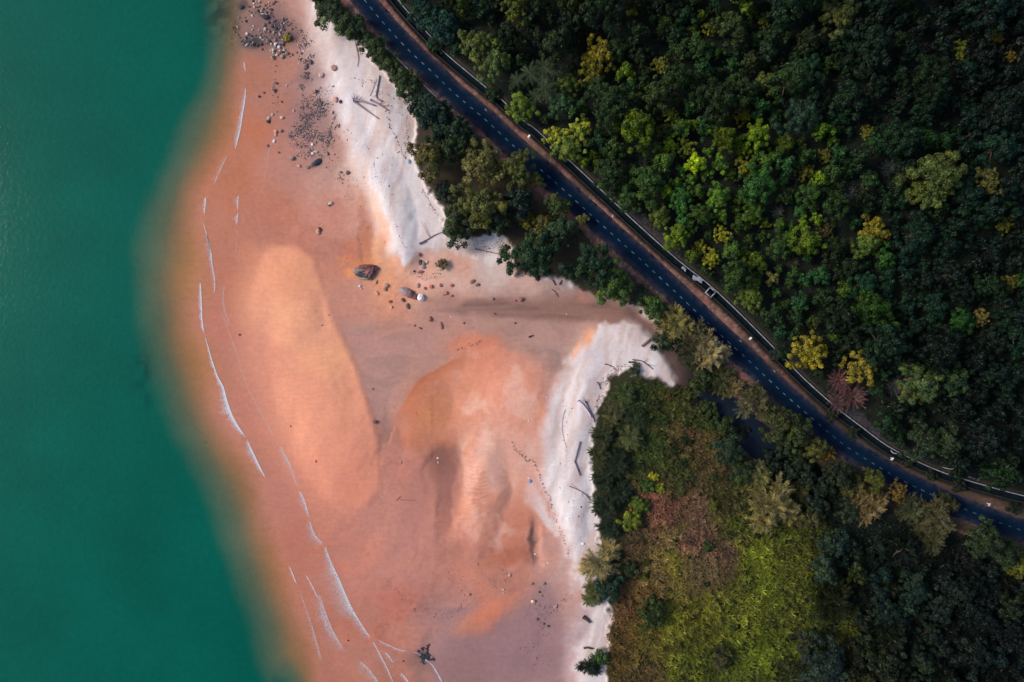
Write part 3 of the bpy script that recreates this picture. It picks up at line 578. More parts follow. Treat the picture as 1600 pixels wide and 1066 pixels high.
# ------------------------------------------------------------------ plant prototypes (unit crown radius)
def unit(v): return v / (np.linalg.norm(v, axis=-1, keepdims=True) + 1e-9)
def leaf_quads(c, nrm, size, r, asp=0.62):
    a = unit(np.cross(nrm, unit(r.normal(size=c.shape)))); b = np.cross(nrm, a); L = size[:, None]
    V = np.stack([c - a * L, c - b * L * asp * .8 + nrm * L * .12, c + a * L, c + b * L * asp * .8 + nrm * L * .12], 1)
    n = len(c); return V.reshape(-1, 3), np.arange(n * 4).reshape(n, 4)
def crown_data(seed, nclump, per, leaf, flat=0.75, cl=(.20, .36), lobes=0.25, fresh=.18):
    r = np.random.default_rng(seed); Vs = []; Vn = []; Vc = []; Y_ = []
    ph = r.random(3) * 6.28; C = []
    for k in range(nclump):
        u = math.sqrt((k + .5) / nclump); th = k * 2.39996 + r.normal() * .35
        lim = 1 + lobes * (math.sin(2 * th + ph[0]) * .5 + math.sin(3 * th + ph[1]) * .5 + math.sin(5 * th + ph[2]) * .35)
        rc = r.uniform(*cl) * (1.1 - .3 * u); rad = max(0, u * lim - rc * .55) * .95
        z = flat * math.sqrt(max(0, 1 - .85 * u * u)) + r.normal() * .13
        C.append((rad * math.cos(th), rad * math.sin(th), z, rc))
    for (x_, y_, z_, rc) in C:
        d = unit(r.normal(size=(per, 3)) + np.array([0, 0, .55])); rr = rc * (r.random((per, 1)) ** .35)
        Vc.append(np.array([x_, y_, z_]) + d * rr * np.array([1, 1, .85])); Vn.append(unit(d * 1.0 + r.normal(size=(per, 3)) * .45 + np.array([0, 0, .35])))
        cy = (r.random() < fresh) * r.uniform(.5, 1) + r.uniform(0, .2); Y_.append(np.full(per, cy) * r.uniform(.4, 1, per))
        Vs.append(r.uniform(.75, 1.2) * r.uniform(.55, 1.35, per))
    c = np.concatenate(Vc); nr = np.concatenate(Vn); sz = leaf * np.concatenate(Vs); yy = np.concatenate(Y_)
    c[:, 2] += 0.45
    v, f = leaf_quads(c, nr, sz, r); vv = np.clip(np.repeat(r.normal(.5, .16, nclump), per) + r.normal(0, .17, len(c)), 0, 1)
    return dict(v=v, f=f, va=np.repeat(vv, 4), ya=np.repeat(yy, 4), C=C)
def trunk_mesh(seed, C, zoff=.45, rad=.055):
    r = np.random.default_rng(seed); parts = [tube([(0, 0, -.15), (.01, .02, .3), (0.03, 0, .7), (.02, .01, 1.0)], [rad * 1.5, rad, rad * .8, rad * .4])]
    pick = r.choice(len(C), min(7, len(C)), replace=False)
    for k in pick:
        x_, y_, z_, rc = C[k]; h = r.uniform(.35, .75)
        parts.append(tube([(0.01, 0.01, h), (x_ * .5, y_ * .5, h + (z_ + zoff - h) * .45), (x_, y_, z_ + zoff - .03)], [rad * .6, rad * .4, rad * .12], 6, False))
    v, f = join(parts); return mesh_np('trunk', v, f, m_bark, smooth=True)
def crown_mesh(d, name='crown'):
    return mesh_np(name, d['v'], d['f'], m_leaf, {'v': d['va'], 'y': d['ya']}, {'tint': np.ones((len(d['v']), 3))})
def casu_data(seed, nb=46, per=95, nl=.17, droop=.25, w=.016):
    r = np.random.default_rng(seed); V = []; va = []; ya = []; C = []
    for k in range(nb):
        u = ((k + .5) / nb); th = k * 2.39996 + r.normal() * .3; el_ = (1 - u) * 1.25 + .05
        Ln = r.uniform(.65, 1.05); d = np.array([math.cos(th) * math.cos(el_), math.sin(th) * math.cos(el_), math.sin(el_) * .8])
        base = np.array([0, 0, .45 + .45 * (1 - u)]); tt = r.random(per) ** .7
        p_ = base + d * (tt * Ln)[:, None]; p_[:, 2] -= droop * tt ** 2 * Ln
        C.append((*(base + d * Ln * .6), .1))
        side = unit(np.cross(d, [0, 0, 1.0])); dr_ = unit(d * 1.0 + side * r.normal(0, .55, per)[:, None] + np.array([0, 0, 1]) * r.normal(.05, .35, per)[:, None])
        p_ = p_ + side * (r.normal(0, .05, per) * (1.2 - tt))[:, None]
        L_ = nl * r.uniform(.6, 1.3, per)[:, None]; wv = unit(np.cross(dr_, unit(r.normal(size=(per, 3)) * .4 + np.array([0, 0, 1]))))
        V.append(np.stack([p_ - wv * w * 1.0, p_ + wv * w, p_ + dr_ * L_ * .6 + wv * w * 1.0, p_ + dr_ * L_], 1).reshape(-1, 3))
        cv = r.normal(.5, .2); va.append(np.clip(cv + r.normal(0, .18, per), 0, 1)); ya.append(np.full(per, max(0, r.normal(.15, .25))).clip(0, 1))
    v = np.concatenate(V); n = len(v) // 4
    return dict(v=v, f=np.arange(n * 4).reshape(n, 4), va=np.repeat(np.concatenate(va), 4), ya=np.repeat(np.concatenate(ya), 4), C=C)

def casu_multi(seed, k, nb, per, nl, droop, w):
    r = np.random.default_rng(seed); D = []; 
    for i in range(k):
        d = casu_data(seed * 7 + i, nb, per, nl, droop, w); sc = r.uniform(.42, .68) if i else .72
        a_ = 2 * math.pi * i / max(1, k - 1) + r.normal() * .5; rad = 0 if i == 0 else r.uniform(.35, .62)
        d['v'] = d['v'] * np.array([sc, sc, sc * .9]) + np.array([rad * math.cos(a_), rad * math.sin(a_), (.25 if i == 0 else r.uniform(-.05, .2))])
        d['va'] = np.clip(d['va'] + r.normal() * .12, 0, 1); d['C'] = [(x * sc + rad * math.cos(a_), y * sc + rad * math.sin(a_), z * sc + .1, q) for x, y, z, q in d['C']]; D.append(d)
    n = 0; F = []
    for d in D: F.append(d['f'] + n); n += len(d['v'])
    return dict(v=np.concatenate([d['v'] for d in D]), f=np.concatenate(F), va=np.concatenate([d['va'] for d in D]), ya=np.concatenate([d['ya'] for d in D]), C=sum([d['C'] for d in D], []))
PROTO = {}
def proto(kind, specs):
    L_ = []
    for d, tr_ in specs: L_.append((crown_mesh(d, 'crown' if kind not in ('shrub', 'twig') else 'foliage'), tr_, d))
    PROTO[kind] = L_
def mk(kind, datas, zoff=.45, rad=.055):
    proto(kind, [(d, trunk_mesh(100 + i, d['C'], zoff, rad)) for i, d in enumerate(datas)])
mk('big', [crown_data(10 + i, 74, 130, .042, .72, (.11, .24), .35, .15) for i in range(5)])
mk('broad', [crown_data(20 + i, 44, 120, .060, .75, (.15, .31), .30, .18) for i in range(6)])
mk('small', [crown_data(30 + i, 15, 62, .115, .75, (.24, .44), .32, .25) for i in range(6)])
mk('gold', [crown_data(40 + i, 52, 75, .062, .62, (.12, .20), .25, .5) for i in range(3)])
mk('shrub', [crown_data(50 + i, 38, 100, .062, .42, (.17, .34), .28, .15) for i in range(5)], .45, .03)
mk('casu', [casu_multi(60 + i, 6, 42, 60, .17, .35, .012) for i in range(5)], 0, .05)
mk('brush', [casu_multi(70 + i, 4, 60, 60, .24, .5, .0095) for i in range(4)], 0, .04)
mk('twig', [casu_data(80 + i, 60, 60, .14, .1, .008) for i in range(2)], 0, .02)
# palm: trunk and separate fronds
def frond_mesh(seed):
    r = np.random.default_rng(seed); V = []; F = []
    for k in range(20):
        t_ = .12 + .88 * k / 19; x_ = t_; z_ = .28 * t_ - .62 * t_ * t_; ll = .19 * math.sin(math.pi * min(1, t_ * .9 + .12)) + .03
        for sgn in (-1, 1):
            b_ = len(V); V += [(x_ - .009, 0, z_), (x_ + .009, 0, z_), (x_ + ll * .75 + .005, sgn * ll * .8, z_ - ll * .3), (x_ + ll * .75 - .005, sgn * ll * .8, z_ - ll * .3)]; F.append((b_, b_ + 1, b_ + 2, b_ + 3))
    v, f = tube([(0, 0, 0), (.5, 0, -.015), (1, 0, -.34)], [.016, .012, .004], 6, False); b_ = len(V); V = np.concatenate([np.array(V), v]); F = np.concatenate([np.array(F), f + b_])
    n = len(V); return mesh_np('frond', V, F, m_leaf, {'v': r.uniform(.3, .8, n), 'y': r.uniform(0, .5, n)}, {'tint': np.ones((n, 3))})
FROND = [frond_mesh(1), frond_mesh(2)]
v, f = tube([(0, 0, 0), (.1, .05, 2.5), (.05, .1, 5), (0, 0, 7)], [.22, .16, .14, .13]); PALM_TRUNK = mesh_np('trunk', v, f, m_bark, smooth=True)

LB = 0.80      # leaf brightness
def leafcol(c): return tuple(float(q) for q in np.clip(lin(c) * LB, 0, 1)) + (1.0,)
NAMES = dict(big='broadleaf_tree', broad='broadleaf_tree', small='small_tree', gold='golden_tree', shrub='shrub', casu='casuarina_tree', brush='casuarina_tree', twig='bare_shrub')
CATS = dict(big='tree', broad='tree', small='tree', gold='tree', shrub='shrub', casu='tree', brush='tree', twig='shrub')
pcount = {}
def plant(kind, px, py, r, col, label=None, group=None, g=None, zs=None, var=None):
    if g is None: g = float(gz(px, py)[0])
    R = r * S
    if zs is None: zs = {'shrub': .9, 'brush': .75, 'twig': .6}.get(kind, 1.15)
    hc = g + R * zs * .95; q = P(px, py, hc)
    g2 = g
    e = empty(NAMES[kind], (float(q[0]), float(q[1]), g2 - 0.05), random.uniform(0, 6.28)); e.scale = (R, R, R * zs)
    i = pcount.get(kind, 0); pcount[kind] = i + 1
    if kind in ('casu', 'brush'): col = (np.array(col) * .62 + np.mean(col) * .30) * np.array([1.03, 1.07, 1.02])
    if kind == 'gold': m_ = .74 if col[1] >= col[0] else .56; col = np.array(col) * m_ + np.array((52, 66, 30)) * (1 - m_)
    cm, tm, _ = PROTO[kind][(i if var is None else var) % len(PROTO[kind])]
    c_ = ob(cm.name.split('.')[0], cm, e); c_.color = leafcol(col)
    ob('stem' if kind in ('shrub', 'twig') else 'trunk', tm, e)
    tag(e, label, CATS[kind], group); return e
def palm(px, py, r, col, label):
    g = float(gz(px, py)[0]); q = P(px, py, g + 7)
    e = tag(empty('palm_tree', (float(q[0]), float(q[1]), g), random.uniform(0, 6)), label, 'palm', 'palms in the forest above the road'); ob('trunk', PALM_TRUNK, e)
    n = 11
    for k in range(n):
        fr = ob('frond', FROND[k % 2], e); fr.location = (0, 0, 6.95); fr.rotation_euler = (random.uniform(-.2, .2), random.uniform(-.35, .25), 2 * math.pi * k / n + random.uniform(-.15, .15)); s_ = r * S * random.uniform(.85, 1.15); fr.scale = (s_, s_, s_); fr.color = leafcol(col)

# ------------------------------------------------------------------ plants that stand out (px, py, r, kind, seen colour, label)
DK, TEAL, OLV, TAN = (40, 66, 44), (30, 62, 56), (104, 104, 58), (150, 132, 88)
SPEC = [
 # seaward strip
 (512,12,30,'shrub',(60,82,50),'dark green shrub at the top edge between white beach and road'),
 (548,38,26,'shrub',(58,80,48),'dark green shrub second down the bank from the top edge'),
 (584,74,24,'shrub',(56,76,46),'grey green shrub beside the upper end of the guardrail'),
 (606,96,18,'shrub',(66,84,52),'small grey green shrub midway along the long guardrail'),
 (632,124,26,'shrub',(60,80,46),'rounded shrub at the corner where the white beach meets short guardrail'),
 (652,148,22,'shrub',(44,64,48),'dark shrub just below the short guardrail'),
 (676,182,36,'broad',(40,66,56),'dark teal tree on the bank above the white sand'),
 (712,205,30,'broad',(46,68,50),'dark tree at the roadside behind the dark teal tree'),
 (668,248,30,'broad',(108,104,62),'olive tree leaning over the white sand by a blue scrap'),
 (702,232,26,'broad',(60,78,48),'dull green tree between olive tree and road'),
 (752,256,38,'big',(118,116,66),'large olive crowned tree at the roadside below the pale scuff'),
 (806,264,32,'big',(92,100,54),'olive green tree touching the road right of the large olive tree'),
 (838,282,14,'small',(110,112,56),'little yellowish tree at the road edge'),
 (746,322,38,'big',(98,104,56),'large rounded olive tree directly below the largest olive tree'),
 (692,298,17,'shrub',(38,58,50),'dark round bush on bare sand left of the olive trees'),
 (716,340,28,'broad',(64,78,56),'grey green tree at the left flank of the rounded olive tree'),
 (716,362,26,'shrub',(54,78,56),'leafy dark bush spilling onto the white sand'),
 (778,346,24,'broad',(56,74,54),'dim tree in the shade below the large olive trees'),
 (812,318,28,'small',(26,46,42),'very dark low tree in the shaded gap'),  # leaf colour holds the shade of the gap between the olive trees
 (822,342,15,'gold',(150,150,50),'small tree with bright yellow top among dark crowns'),
 (846,352,20,'broad',(104,102,58),'brownish olive tree right of the yellow topped tree'),
 (872,322,20,'broad',(70,90,48),'green tree at the road edge above the orange fleck'),
 (876,364,28,'broad',(62,86,62),'grey green tree in the middle of the strip by the road'),
 (912,342,11,'small',(116,118,64),'tiny yellowish tree overhanging the asphalt'),
 (830,400,42,'big',(44,72,48),'broad dark green tree overhanging the pink sand'),
 (858,378,24,'broad',(56,80,58),'mid green tree joined to the broad dark tree'),
 (925,416,40,'big',(44,70,50),'big dark green tree beside the dashed road before the creek'),
 (962,444,32,'broad',(78,106,54),'brighter green tree at the sand edge before the creek mouth'),
 (1000,462,20,'shrub',(66,74,62),'grey green bush above the creek mouth'),
 (1020,480,22,'broad',(70,100,48),'fresh green tree at the creek mouth'),
 (1044,532,24,'broad',(46,68,48),'dark tree below the yellow feathery casuarina'),
 (690,412,10,'shrub',(120,112,76),'lone olive bush growing on the pink sand'),
 (1058,506,33,'casu',(172,158,88),'yellowish feathery casuarina at the roadside by the creek'),
 (1092,522,28,'casu',(138,128,92),'grey olive casuarina reaching over the road lane'),
 (1082,552,30,'casu',(92,96,72),'dull green casuarina overhanging the brown creek'),
 (1112,552,38,'casu',(168,146,106),'large tan casuarina with ragged branches beside the road'),
 (1098,590,26,'broad',(58,74,44),'dark green tree between tan casuarinas and creek'),
 (1130,596,30,'casu',(108,112,66),'olive casuarina left of the small pale one'),
 (1152,606,19,'casu',(190,156,104),'small pale tan casuarina, brightest along the creek'),
 (1186,628,32,'casu',(120,116,84),'greyish casuarina at the roadside below the pale one'),
 (1214,660,28,'broad',(70,80,44),'olive green roadside tree just below the greyish casuarina'),
 (1246,672,28,'broad',(60,74,40),'dark olive roadside tree, middle of the lower row'),
 (1232,694,24,'broad',(46,62,40),'dark tree between roadside row and creek'),
 (1276,702,20,'broad',(86,90,44),'olive tree left of the orange-yellow tufted tree'),
 (1294,710,13,'gold',(190,140,48),'small orange-yellow tree at the lower road edge'),
 (1206,724,20,'broad',(34,48,38),'very dark tree at the lower bank of the creek'),
 (1236,738,24,'broad',(36,50,40),'dark tree overhanging the end of the creek'),
 (1262,742,24,'broad',(34,48,36),'black green tree between creek end and olive roadside tree'),
 (1288,764,26,'broad',(32,46,38),'black green tree below the orange-yellow tree'),
 (1312,742,24,'broad',(38,50,36),'dark tree below the road near orange-yellow tree'),
 (1248,716,22,'broad',(40,54,36),'dark tree just below the dark olive roadside tree'),
 (1278,790,22,'broad',(34,50,40),'dark tree right of the small brownish tree'),
 (1304,786,20,'casu',(36,48,38),'dark casuarina below the black green trees'),
 (1160,676,14,'shrub',(36,50,36),'small dark bush hanging over the creek water'),
 (682,72,12,'shrub',(50,70,50),'small shrub covering a gap in the upper drain'),
 (770,146,13,'shrub',(46,70,48),'small shrub over the drain above the pale scuff'),
 (1218,552,16,'shrub',(38,60,46),'dark shrub over the drain left of golden tree'),
 (500,-4,16,'shrub',(56,74,46),'shrub cut by the top edge nearest the sand'),
 (530,26,14,'shrub',(72,86,56),'small shrub between the first two bank shrubs'),
 (566,56,14,'shrub',(66,80,56),'small grey shrub above the guardrail end'),
 (618,110,12,'shrub',(70,78,56),'small brownish shrub near the middle of guardrail'),
 (690,214,18,'shrub',(58,74,48),'low shrub between dark teal and olive trees'),
 # lower right
 (1192,748,26,'casu',(130,128,74),'olive casuarina standing above the larger tan one by the grass'),
 (1216,796,44,'casu',(172,152,90),'large tan casuarina at the edge of the lime grass'),
 (1252,772,28,'casu',(96,98,60),'dull olive casuarina right of the large tan one'),
 (1268,808,22,'broad',(82,84,52),'small brownish tree right of the large tan casuarina'),
 (1340,762,26,'casu',(120,116,66),'olive casuarina left of the road bend'),
 (1368,794,36,'casu',(176,142,90),'warm tan casuarina below the road bend'),
 (1366,752,20,'broad',(88,96,40),'yellow green small tree at the bend of the road'),
 (1404,770,18,'gold',(150,110,66),'small brownish tree touching the road at the bend'),
 (1430,800,28,'casu',(84,92,66),'dull casuarina right of the warm tan one'),
 (1470,812,34,'casu',(120,112,76),'grey tan casuarina near the lower road'),
 (1462,848,30,'casu',(104,104,70),'grey olive casuarina with drooping lower branches'),
 (1486,790,22,'casu',(84,86,56),'small dull casuarina at the lower road edge'),
 (1540,846,32,'broad',(44,62,38),'dark green tree below the lower road'),
 (1592,884,20,'small',(96,100,36),'yellow green tree at the right edge below the road'),
 (1570,862,26,'broad',(40,58,36),'dark green tree near the right edge below the road'),
 (1330,800,22,'broad',(40,56,40),'dark tree left of the warm tan casuarina'),
 # spit
 (992,578,14,'brush',(92,104,88),'small grey green casuarina at the tip of the spit'),
 (978,616,24,'brush',(88,112,64),'green spiky casuarina at the upper corner of the spit'),
 (958,648,26,'brush',(116,114,76),'pale olive casuarina on the left edge of the spit'),
 (990,652,26,'brush',(64,86,56),'dark green casuarina inside the upper spit'),
 (944,684,26,'brush',(84,94,66),'grey green casuarina on spit edge beside pale drift log'),
 (986,684,28,'brush',(112,120,70),'star shaped olive casuarina in the upper spit'),
 (938,716,22,'brush',(90,96,58),'olive casuarina next down the left spit edge'),
 (966,722,28,'brush',(50,70,50),'dark green casuarina in the middle of spit edge'),
 (946,752,26,'brush',(62,80,58),'dark grey green casuarina on the sandy spit edge'),
 (972,770,26,'brush',(48,70,48),'dark green casuarina behind the sandy spit edge'),
 (950,794,26,'brush',(60,78,62),'dark casuarina above the long drift branch'),
 (956,826,24,'brush',(54,72,56),'lowest dark casuarina of the spit edge row'),
 (940,886,44,'brush',(186,162,112),'large straw coloured casuarina spreading onto the white sand'),
 (952,918,26,'shrub',(36,62,48),'very dark round bush under the straw coloured casuarina'),
 (930,934,24,'brush',(120,128,82),'olive casuarina below the very dark bush'),
 (982,892,17,'shrub',(56,72,44),'dark bush right of the straw coloured casuarina'),
 (1020,962,26,'shrub',(58,76,40),'dark green bush in the lime grass near red fern'),
 (922,1044,22,'brush',(44,64,58),'dark shadowy casuarina at the bottom edge by the sand'),
 (938,1030,15,'shrub',(66,94,48),'green bush at the bottom edge beside sand'),
 (1022,746,10,'shrub',(160,166,50),'bright lime bush on the upper spit'),
 (1032,764,9,'shrub',(138,150,46),'small lime bush below the brightest one'),
 (1010,760,14,'shrub',(74,104,44),'green bush left of the bright lime bushes'),
 (985,816,19,'shrub',(116,132,48),'yellow green bush in the middle of the spit'),
 (1000,790,16,'shrub',(96,118,46),'green bush above the yellow green bush'),
 (1130,668,24,'shrub',(52,72,42),'dark bush on the bank of dark creek'),
 (1140,704,26,'shrub',(48,68,48),'dark bush in the grass below the creek bank'),
 (1164,736,24,'shrub',(50,68,42),'dark bush above left of large tan casuarina'),
 (1108,640,18,'shrub',(64,84,46),'green bush at the creek side of the spit'),
 (1076,616,14,'shrub',(74,86,44),'small bush at the narrow creek bank'),
 (1290,1036,40,'big',(40,58,52),'large dark blue green tree at the bottom edge in the grass'),
 (1262,1010,24,'broad',(56,66,48),'dull tree beside the large blue green tree'),
 (1128,1030,20,'shrub',(70,72,48),'brownish bush in the lime grass near the bottom edge'),
 (1306,850,24,'broad',(38,60,50),'blue green tree at the dark edge of the lime grass'),
 (1290,890,24,'broad',(52,72,56),'grey green tree right of the lime grass'),
 (448,58,6,'shrub',(196,176,40),'yellow green tuft growing on the boulder heap'),
 # forest
 (866,214,20,'gold',(190,200,70),'left lobe tree of the bright lime pair above road'),
 (904,204,24,'gold',(176,192,72),'right hand tree of the bright lime pair above road'),
 (886,232,24,'broad',(120,140,60),'green tree directly below the bright lime pair'),
 (816,170,24,'broad',(106,130,52),'green tree with lime edge at the drain above the lime pair'),
 (936,86,30,'gold',(180,160,44),'large yellow flowering tree in the upper forest'),
 (924,118,22,'gold',(160,150,52),'yellow tree just below the large yellow flowering tree'),
 (962,76,20,'broad',(60,80,44),'dark tree at the right of the large yellow flowering tree'),
 (748,72,30,'big',(100,112,58),'mid green clumped tree near the upper road'),
 (772,98,28,'big',(92,112,62),'green clumped tree, lower of two beside upper road'),
 (806,12,24,'gold',(96,108,44),'yellow flecked dark tree at the top edge'),
 (888,132,19,'broad',(92,110,52),'smooth green dome tree right of the palms'),
 (880,164,24,'broad',(60,92,58),'dark green tree below the smooth green dome'),
 (988,18,9,'small',(140,150,46),'tiny bright lime tree near the top edge'),
 (1264,550,33,'gold',(196,176,50),'golden tree beside the drain'),
 (1348,572,31,'gold',(186,164,62),'olive gold tree right of the golden drain-side tree'),
 (1366,362,26,'gold',(176,156,44),'gold topped tree in the right forest'),
 (1352,384,22,'broad',(100,128,56),'green tree under the gold topped tree'),
 (1160,180,16,'gold',(180,170,40),'small tree with bright yellow tip in the upper middle forest'),
 (1072,230,17,'gold',(130,146,50),'lime green round tree in the middle forest'),
 (1166,258,17,'gold',(170,168,48),'yellow lime tree in the middle forest'),
 (1112,402,17,'gold',(170,174,52),'bright lime tree above the drain sump'),
 (1128,366,15,'gold',(176,180,50),'bright lime tree higher up from the sump'),
 (1094,384,11,'gold',(160,160,50),'little lime tree nearest the grey scrub bank'),
 (1172,460,24,'big',(104,122,52),'olive green tree right of the drain sump'),
 (1206,436,12,'small',(130,134,70),'pale little tree above right of the sump'),
 (1030,336,20,'broad',(96,112,48),'olive green tree at the forest edge above scrub'),
 (1440,596,38,'big',(70,92,52),'mid green tree right of the pinkish bare shrub'),
 (1424,612,18,'broad',(112,104,56),'brownish tree at the lower flank of mid green tree'),
 (1490,596,28,'broad',(50,76,46),'dark green tree second right of the pinkish shrub'),
 (1466,276,44,'big',(82,96,46),'widest olive crowned tree in the right forest'),
 (1440,300,26,'broad',(84,98,46),'olive tree at the lower left of the widest crown'),
 (1546,284,24,'gold',(112,110,62),'brownish olive tree near the right edge'),
 (1534,496,15,'gold',(148,128,80),'small tan tree in the right forest'),
 (1580,442,16,'gold',(124,112,46),'small gold flecked tree at the right edge'),
 (1556,56,15,'gold',(150,130,70),'small tan gold tree near the upper right corner'),
 (1580,84,12,'gold',(150,124,60),'tiny tan gold tree at the right edge'),
 (1502,78,16,'gold',(112,126,44),'lime tree near the upper right'),
 (1312,24,30,'big',(84,94,48),'olive tree at the top edge of the right forest'),
 (1290,244,13,'gold',(126,124,44),'small gold tree left of the widest crown'),
 (1356,206,12,'gold',(150,146,50),'small yellow tree in the upper right forest'),
 (1258,268,15,'gold',(158,150,62),'pale yellow tree in the middle right forest'),
 (1292,360,14,'gold',(100,84,66),'small brown tree in the right forest'),
 (1200,130,20,'broad',(88,100,42),'olive tree above the yellow tipped one'),
 (1110,44,13,'gold',(158,168,50),'bright lime little tree near the top'),
 (1196,30,12,'gold',(120,130,50),'lime little tree at the top edge'),
 (1032,100,16,'gold',(126,130,54),'lime flecked tree in the upper forest'),
 (1048,180,14,'gold',(140,150,50),'lime tree in upper middle forest'),
 (1572,352,15,'gold',(124,132,48),'lime flecked tree near right edge'),
 (1250,180,34,'big',(40,66,50),'broad dark teal tree in the upper middle forest'),
 (1440,690,30,'broad',(48,66,46),'dark tree behind the drain at bend'),
 (1480,690,28,'broad',(56,74,50),'grey green tree behind the drain at bend'),
 (1312,596,22,'twig',(120,86,90),'pinkish bare shrub beside the golden tree'),
 (1334,622,26,'twig',(112,84,88),'mauve twiggy shrub behind the drain kerb'),
 (1310,628,20,'twig',(104,82,88),'mauve twiggy shrub against the drain kerb'),
 (1398,604,20,'twig',(84,92,100),'grey bare shrub between golden trees and mid green tree'),
 (1390,262,16,'twig',(74,84,92),'grey bare crown left of the widest olive crown'),
 (1004,250,12,'twig',(96,100,98),'grey dead crown in the forest above the road middle'),(1216,330,12,'twig',(86,92,92),'grey dead crown in the middle forest'),(1090,130,12,'twig',(90,96,92),'grey dead crown in upper middle forest'),(1328,300,13,'twig',(80,88,92),'grey dead crown right of the middle forest'),(1240,410,11,'twig',(92,92,86),'grey dead crown left of gold topped tree'),
 (1300,650,10,'shrub',(48,58,44),'low bush on the verge where the road starts bending'),(1334,676,11,'shrub',(44,56,42),'low bush on the verge inside the bend'),(1420,722,10,'shrub',(44,54,42),'low bush on the verge after the bend marker post'),(1456,742,11,'shrub',(40,50,40),'low bush on the verge further right of bend'),(1500,760,12,'shrub',(38,48,40),'low bush on the verge left of the red patch'),(1586,794,12,'shrub',(34,44,38),'low bush on the verge at the right edge'),
 (690,42,30,'shrub',(34,70,62),'blurred teal bush behind the upper drain'),
 (662,18,26,'shrub',(34,66,58),'teal bush behind the upper drain at top edge'),
]
taken = []
for (px, py, r, kind, col, lb) in SPEC:
    plant(kind, px, py, r, col, lb, {'casu': 'casuarinas by road and creek', 'brush': 'casuarinas on the spit', 'shrub': 'shrubs', 'gold': 'yellow and lime crowned trees', 'twig': 'bare twiggy shrubs'}.get(kind, 'broadleaf trees'))
    taken.append((px, py, r))
for (px, py, r, lb) in ((850, 104, 15, 'palm with pale fronds, uppermost of the palm cluster'), (828, 114, 17, 'pale palm left in the palm cluster'), (808, 124, 14, 'dark palm at the left end of the palm cluster'), (852, 140, 17, 'pale palm at the lower right of the palm cluster'), (838, 150, 13, 'lowest palm of the palm cluster'), (868, 108, 11, 'small palm at the right end of the palm cluster'), (956, 42, 13, 'lone palm near the top of the forest'), (848, 124, 11, 'small palm in the middle of the palm cluster')):
    palm(px, py, r * 1.05, (66, 84, 58), lb); taken.append((px, py, r * .7))

SPB = []
for k in range(400):
    x, y = random.uniform(955, 1190), random.uniform(590, 1060); r = random.uniform(5, 11)
    pr = .9 if y < 740 and x > 985 else (.10 if y < 900 else .25)
    if random.random() > pr or float(sd_poly(np.array([x]), np.array([y]), POLY['spit'])[0]) > -12: continue
    if any((x - a_) ** 2 + (y - b_) ** 2 < ((r + c_) * .85) ** 2 for a_, b_, c_ in taken): continue
    taken.append((x, y, r)); dd = random.random()
    SPB.append((x, y, r, (np.array((56, 74, 38)) if dd < .5 else (np.array((86, 94, 40)) if dd < .8 else np.array((92, 78, 50)))) * random.uniform(.75, 1.2)))
# ------------------------------------------------------------------ forest and thicket trees
LAND = [(p_[5], p_[0], p_[1]) for p_ in SPEC]
MARKS = [('the golden tree beside the drain', 1264, 550), ('the olive gold tree', 1348, 572), ('the gold topped tree', 1366, 366), ('the bright lime pair', 886, 212), ('the large yellow flowering tree', 934, 98), ('the palm cluster', 842, 124), ('the drain sump', 1110, 457), ('the widest olive crown', 1466, 276), ('the yellow tipped tree', 1160, 180), ('the yellow lime tree', 1166, 258), ('the tan gold corner tree', 1556, 56), ('the top-edge olive tree', 1312, 24), ('the road bend', 1380, 735), ('the small tan tree', 1534, 496), ('the top-edge lime tree', 1110, 44)]
MARKS2 = [('the large tan casuarina', 1216, 796), ('the warm tan casuarina', 1368, 794), ('the grey tan casuarina', 1470, 812), ('the blue green bottom tree', 1290, 1036), ('the bottom right corner', 1600, 1066)]
ORD = ['first', 'second', 'third', 'fourth', 'fifth', 'sixth', 'seventh', 'eighth', 'ninth', 'tenth', 'eleventh', 'twelfth', 'thirteenth', 'fourteenth', 'fifteenth', 'sixteenth', 'seventeenth', 'eighteenth', 'nineteenth', 'twentieth']
DIRS = ['right of', 'above right of', 'above', 'above left of', 'left of', 'below left of', 'below', 'below right of']
def single_out(items, marks, noun):
    "items: (px, py, look) -> labels that count outwards from landmarks one can find"
    b = {}
    for i, (x, y, lk) in enumerate(items):
        d, m = min((math.hypot(x - mx, y - my), k) for k, (_, mx, my) in enumerate(marks))
        a_ = int(round(math.degrees(math.atan2(-(y - marks[m][2]), x - marks[m][1])) / 45)) % 8
        b.setdefault((m, a_), []).append((d, i))
    out = [None] * len(items)
    for (m, a_), L_ in b.items():
        for k, (d, i) in enumerate(sorted(L_)): out[i] = f'{items[i][2]} {noun}, {ORD[min(k, 19)]} out {DIRS[a_]} {marks[m][0]}'
    return out
labs = single_out([(x, y, ('brown' if c[0] > c[1] else ('olive' if c[0] > .85 * c[1] else 'dark green'))) for x, y, r, c in SPB], [('the star shaped olive casuarina', 986, 684), ('the bright lime bush', 1022, 746), ('the straw coloured casuarina', 940, 886), ('the spit tip', 1000, 585), ('the large tan casuarina', 1216, 796), ('the bottom edge brownish bush', 1128, 1030)], 'low bush')
for (x, y, r, c), lb in zip(SPB, labs): plant('shrub', x, y, r, c, lb, 'low bushes on the spit', zs=.8)
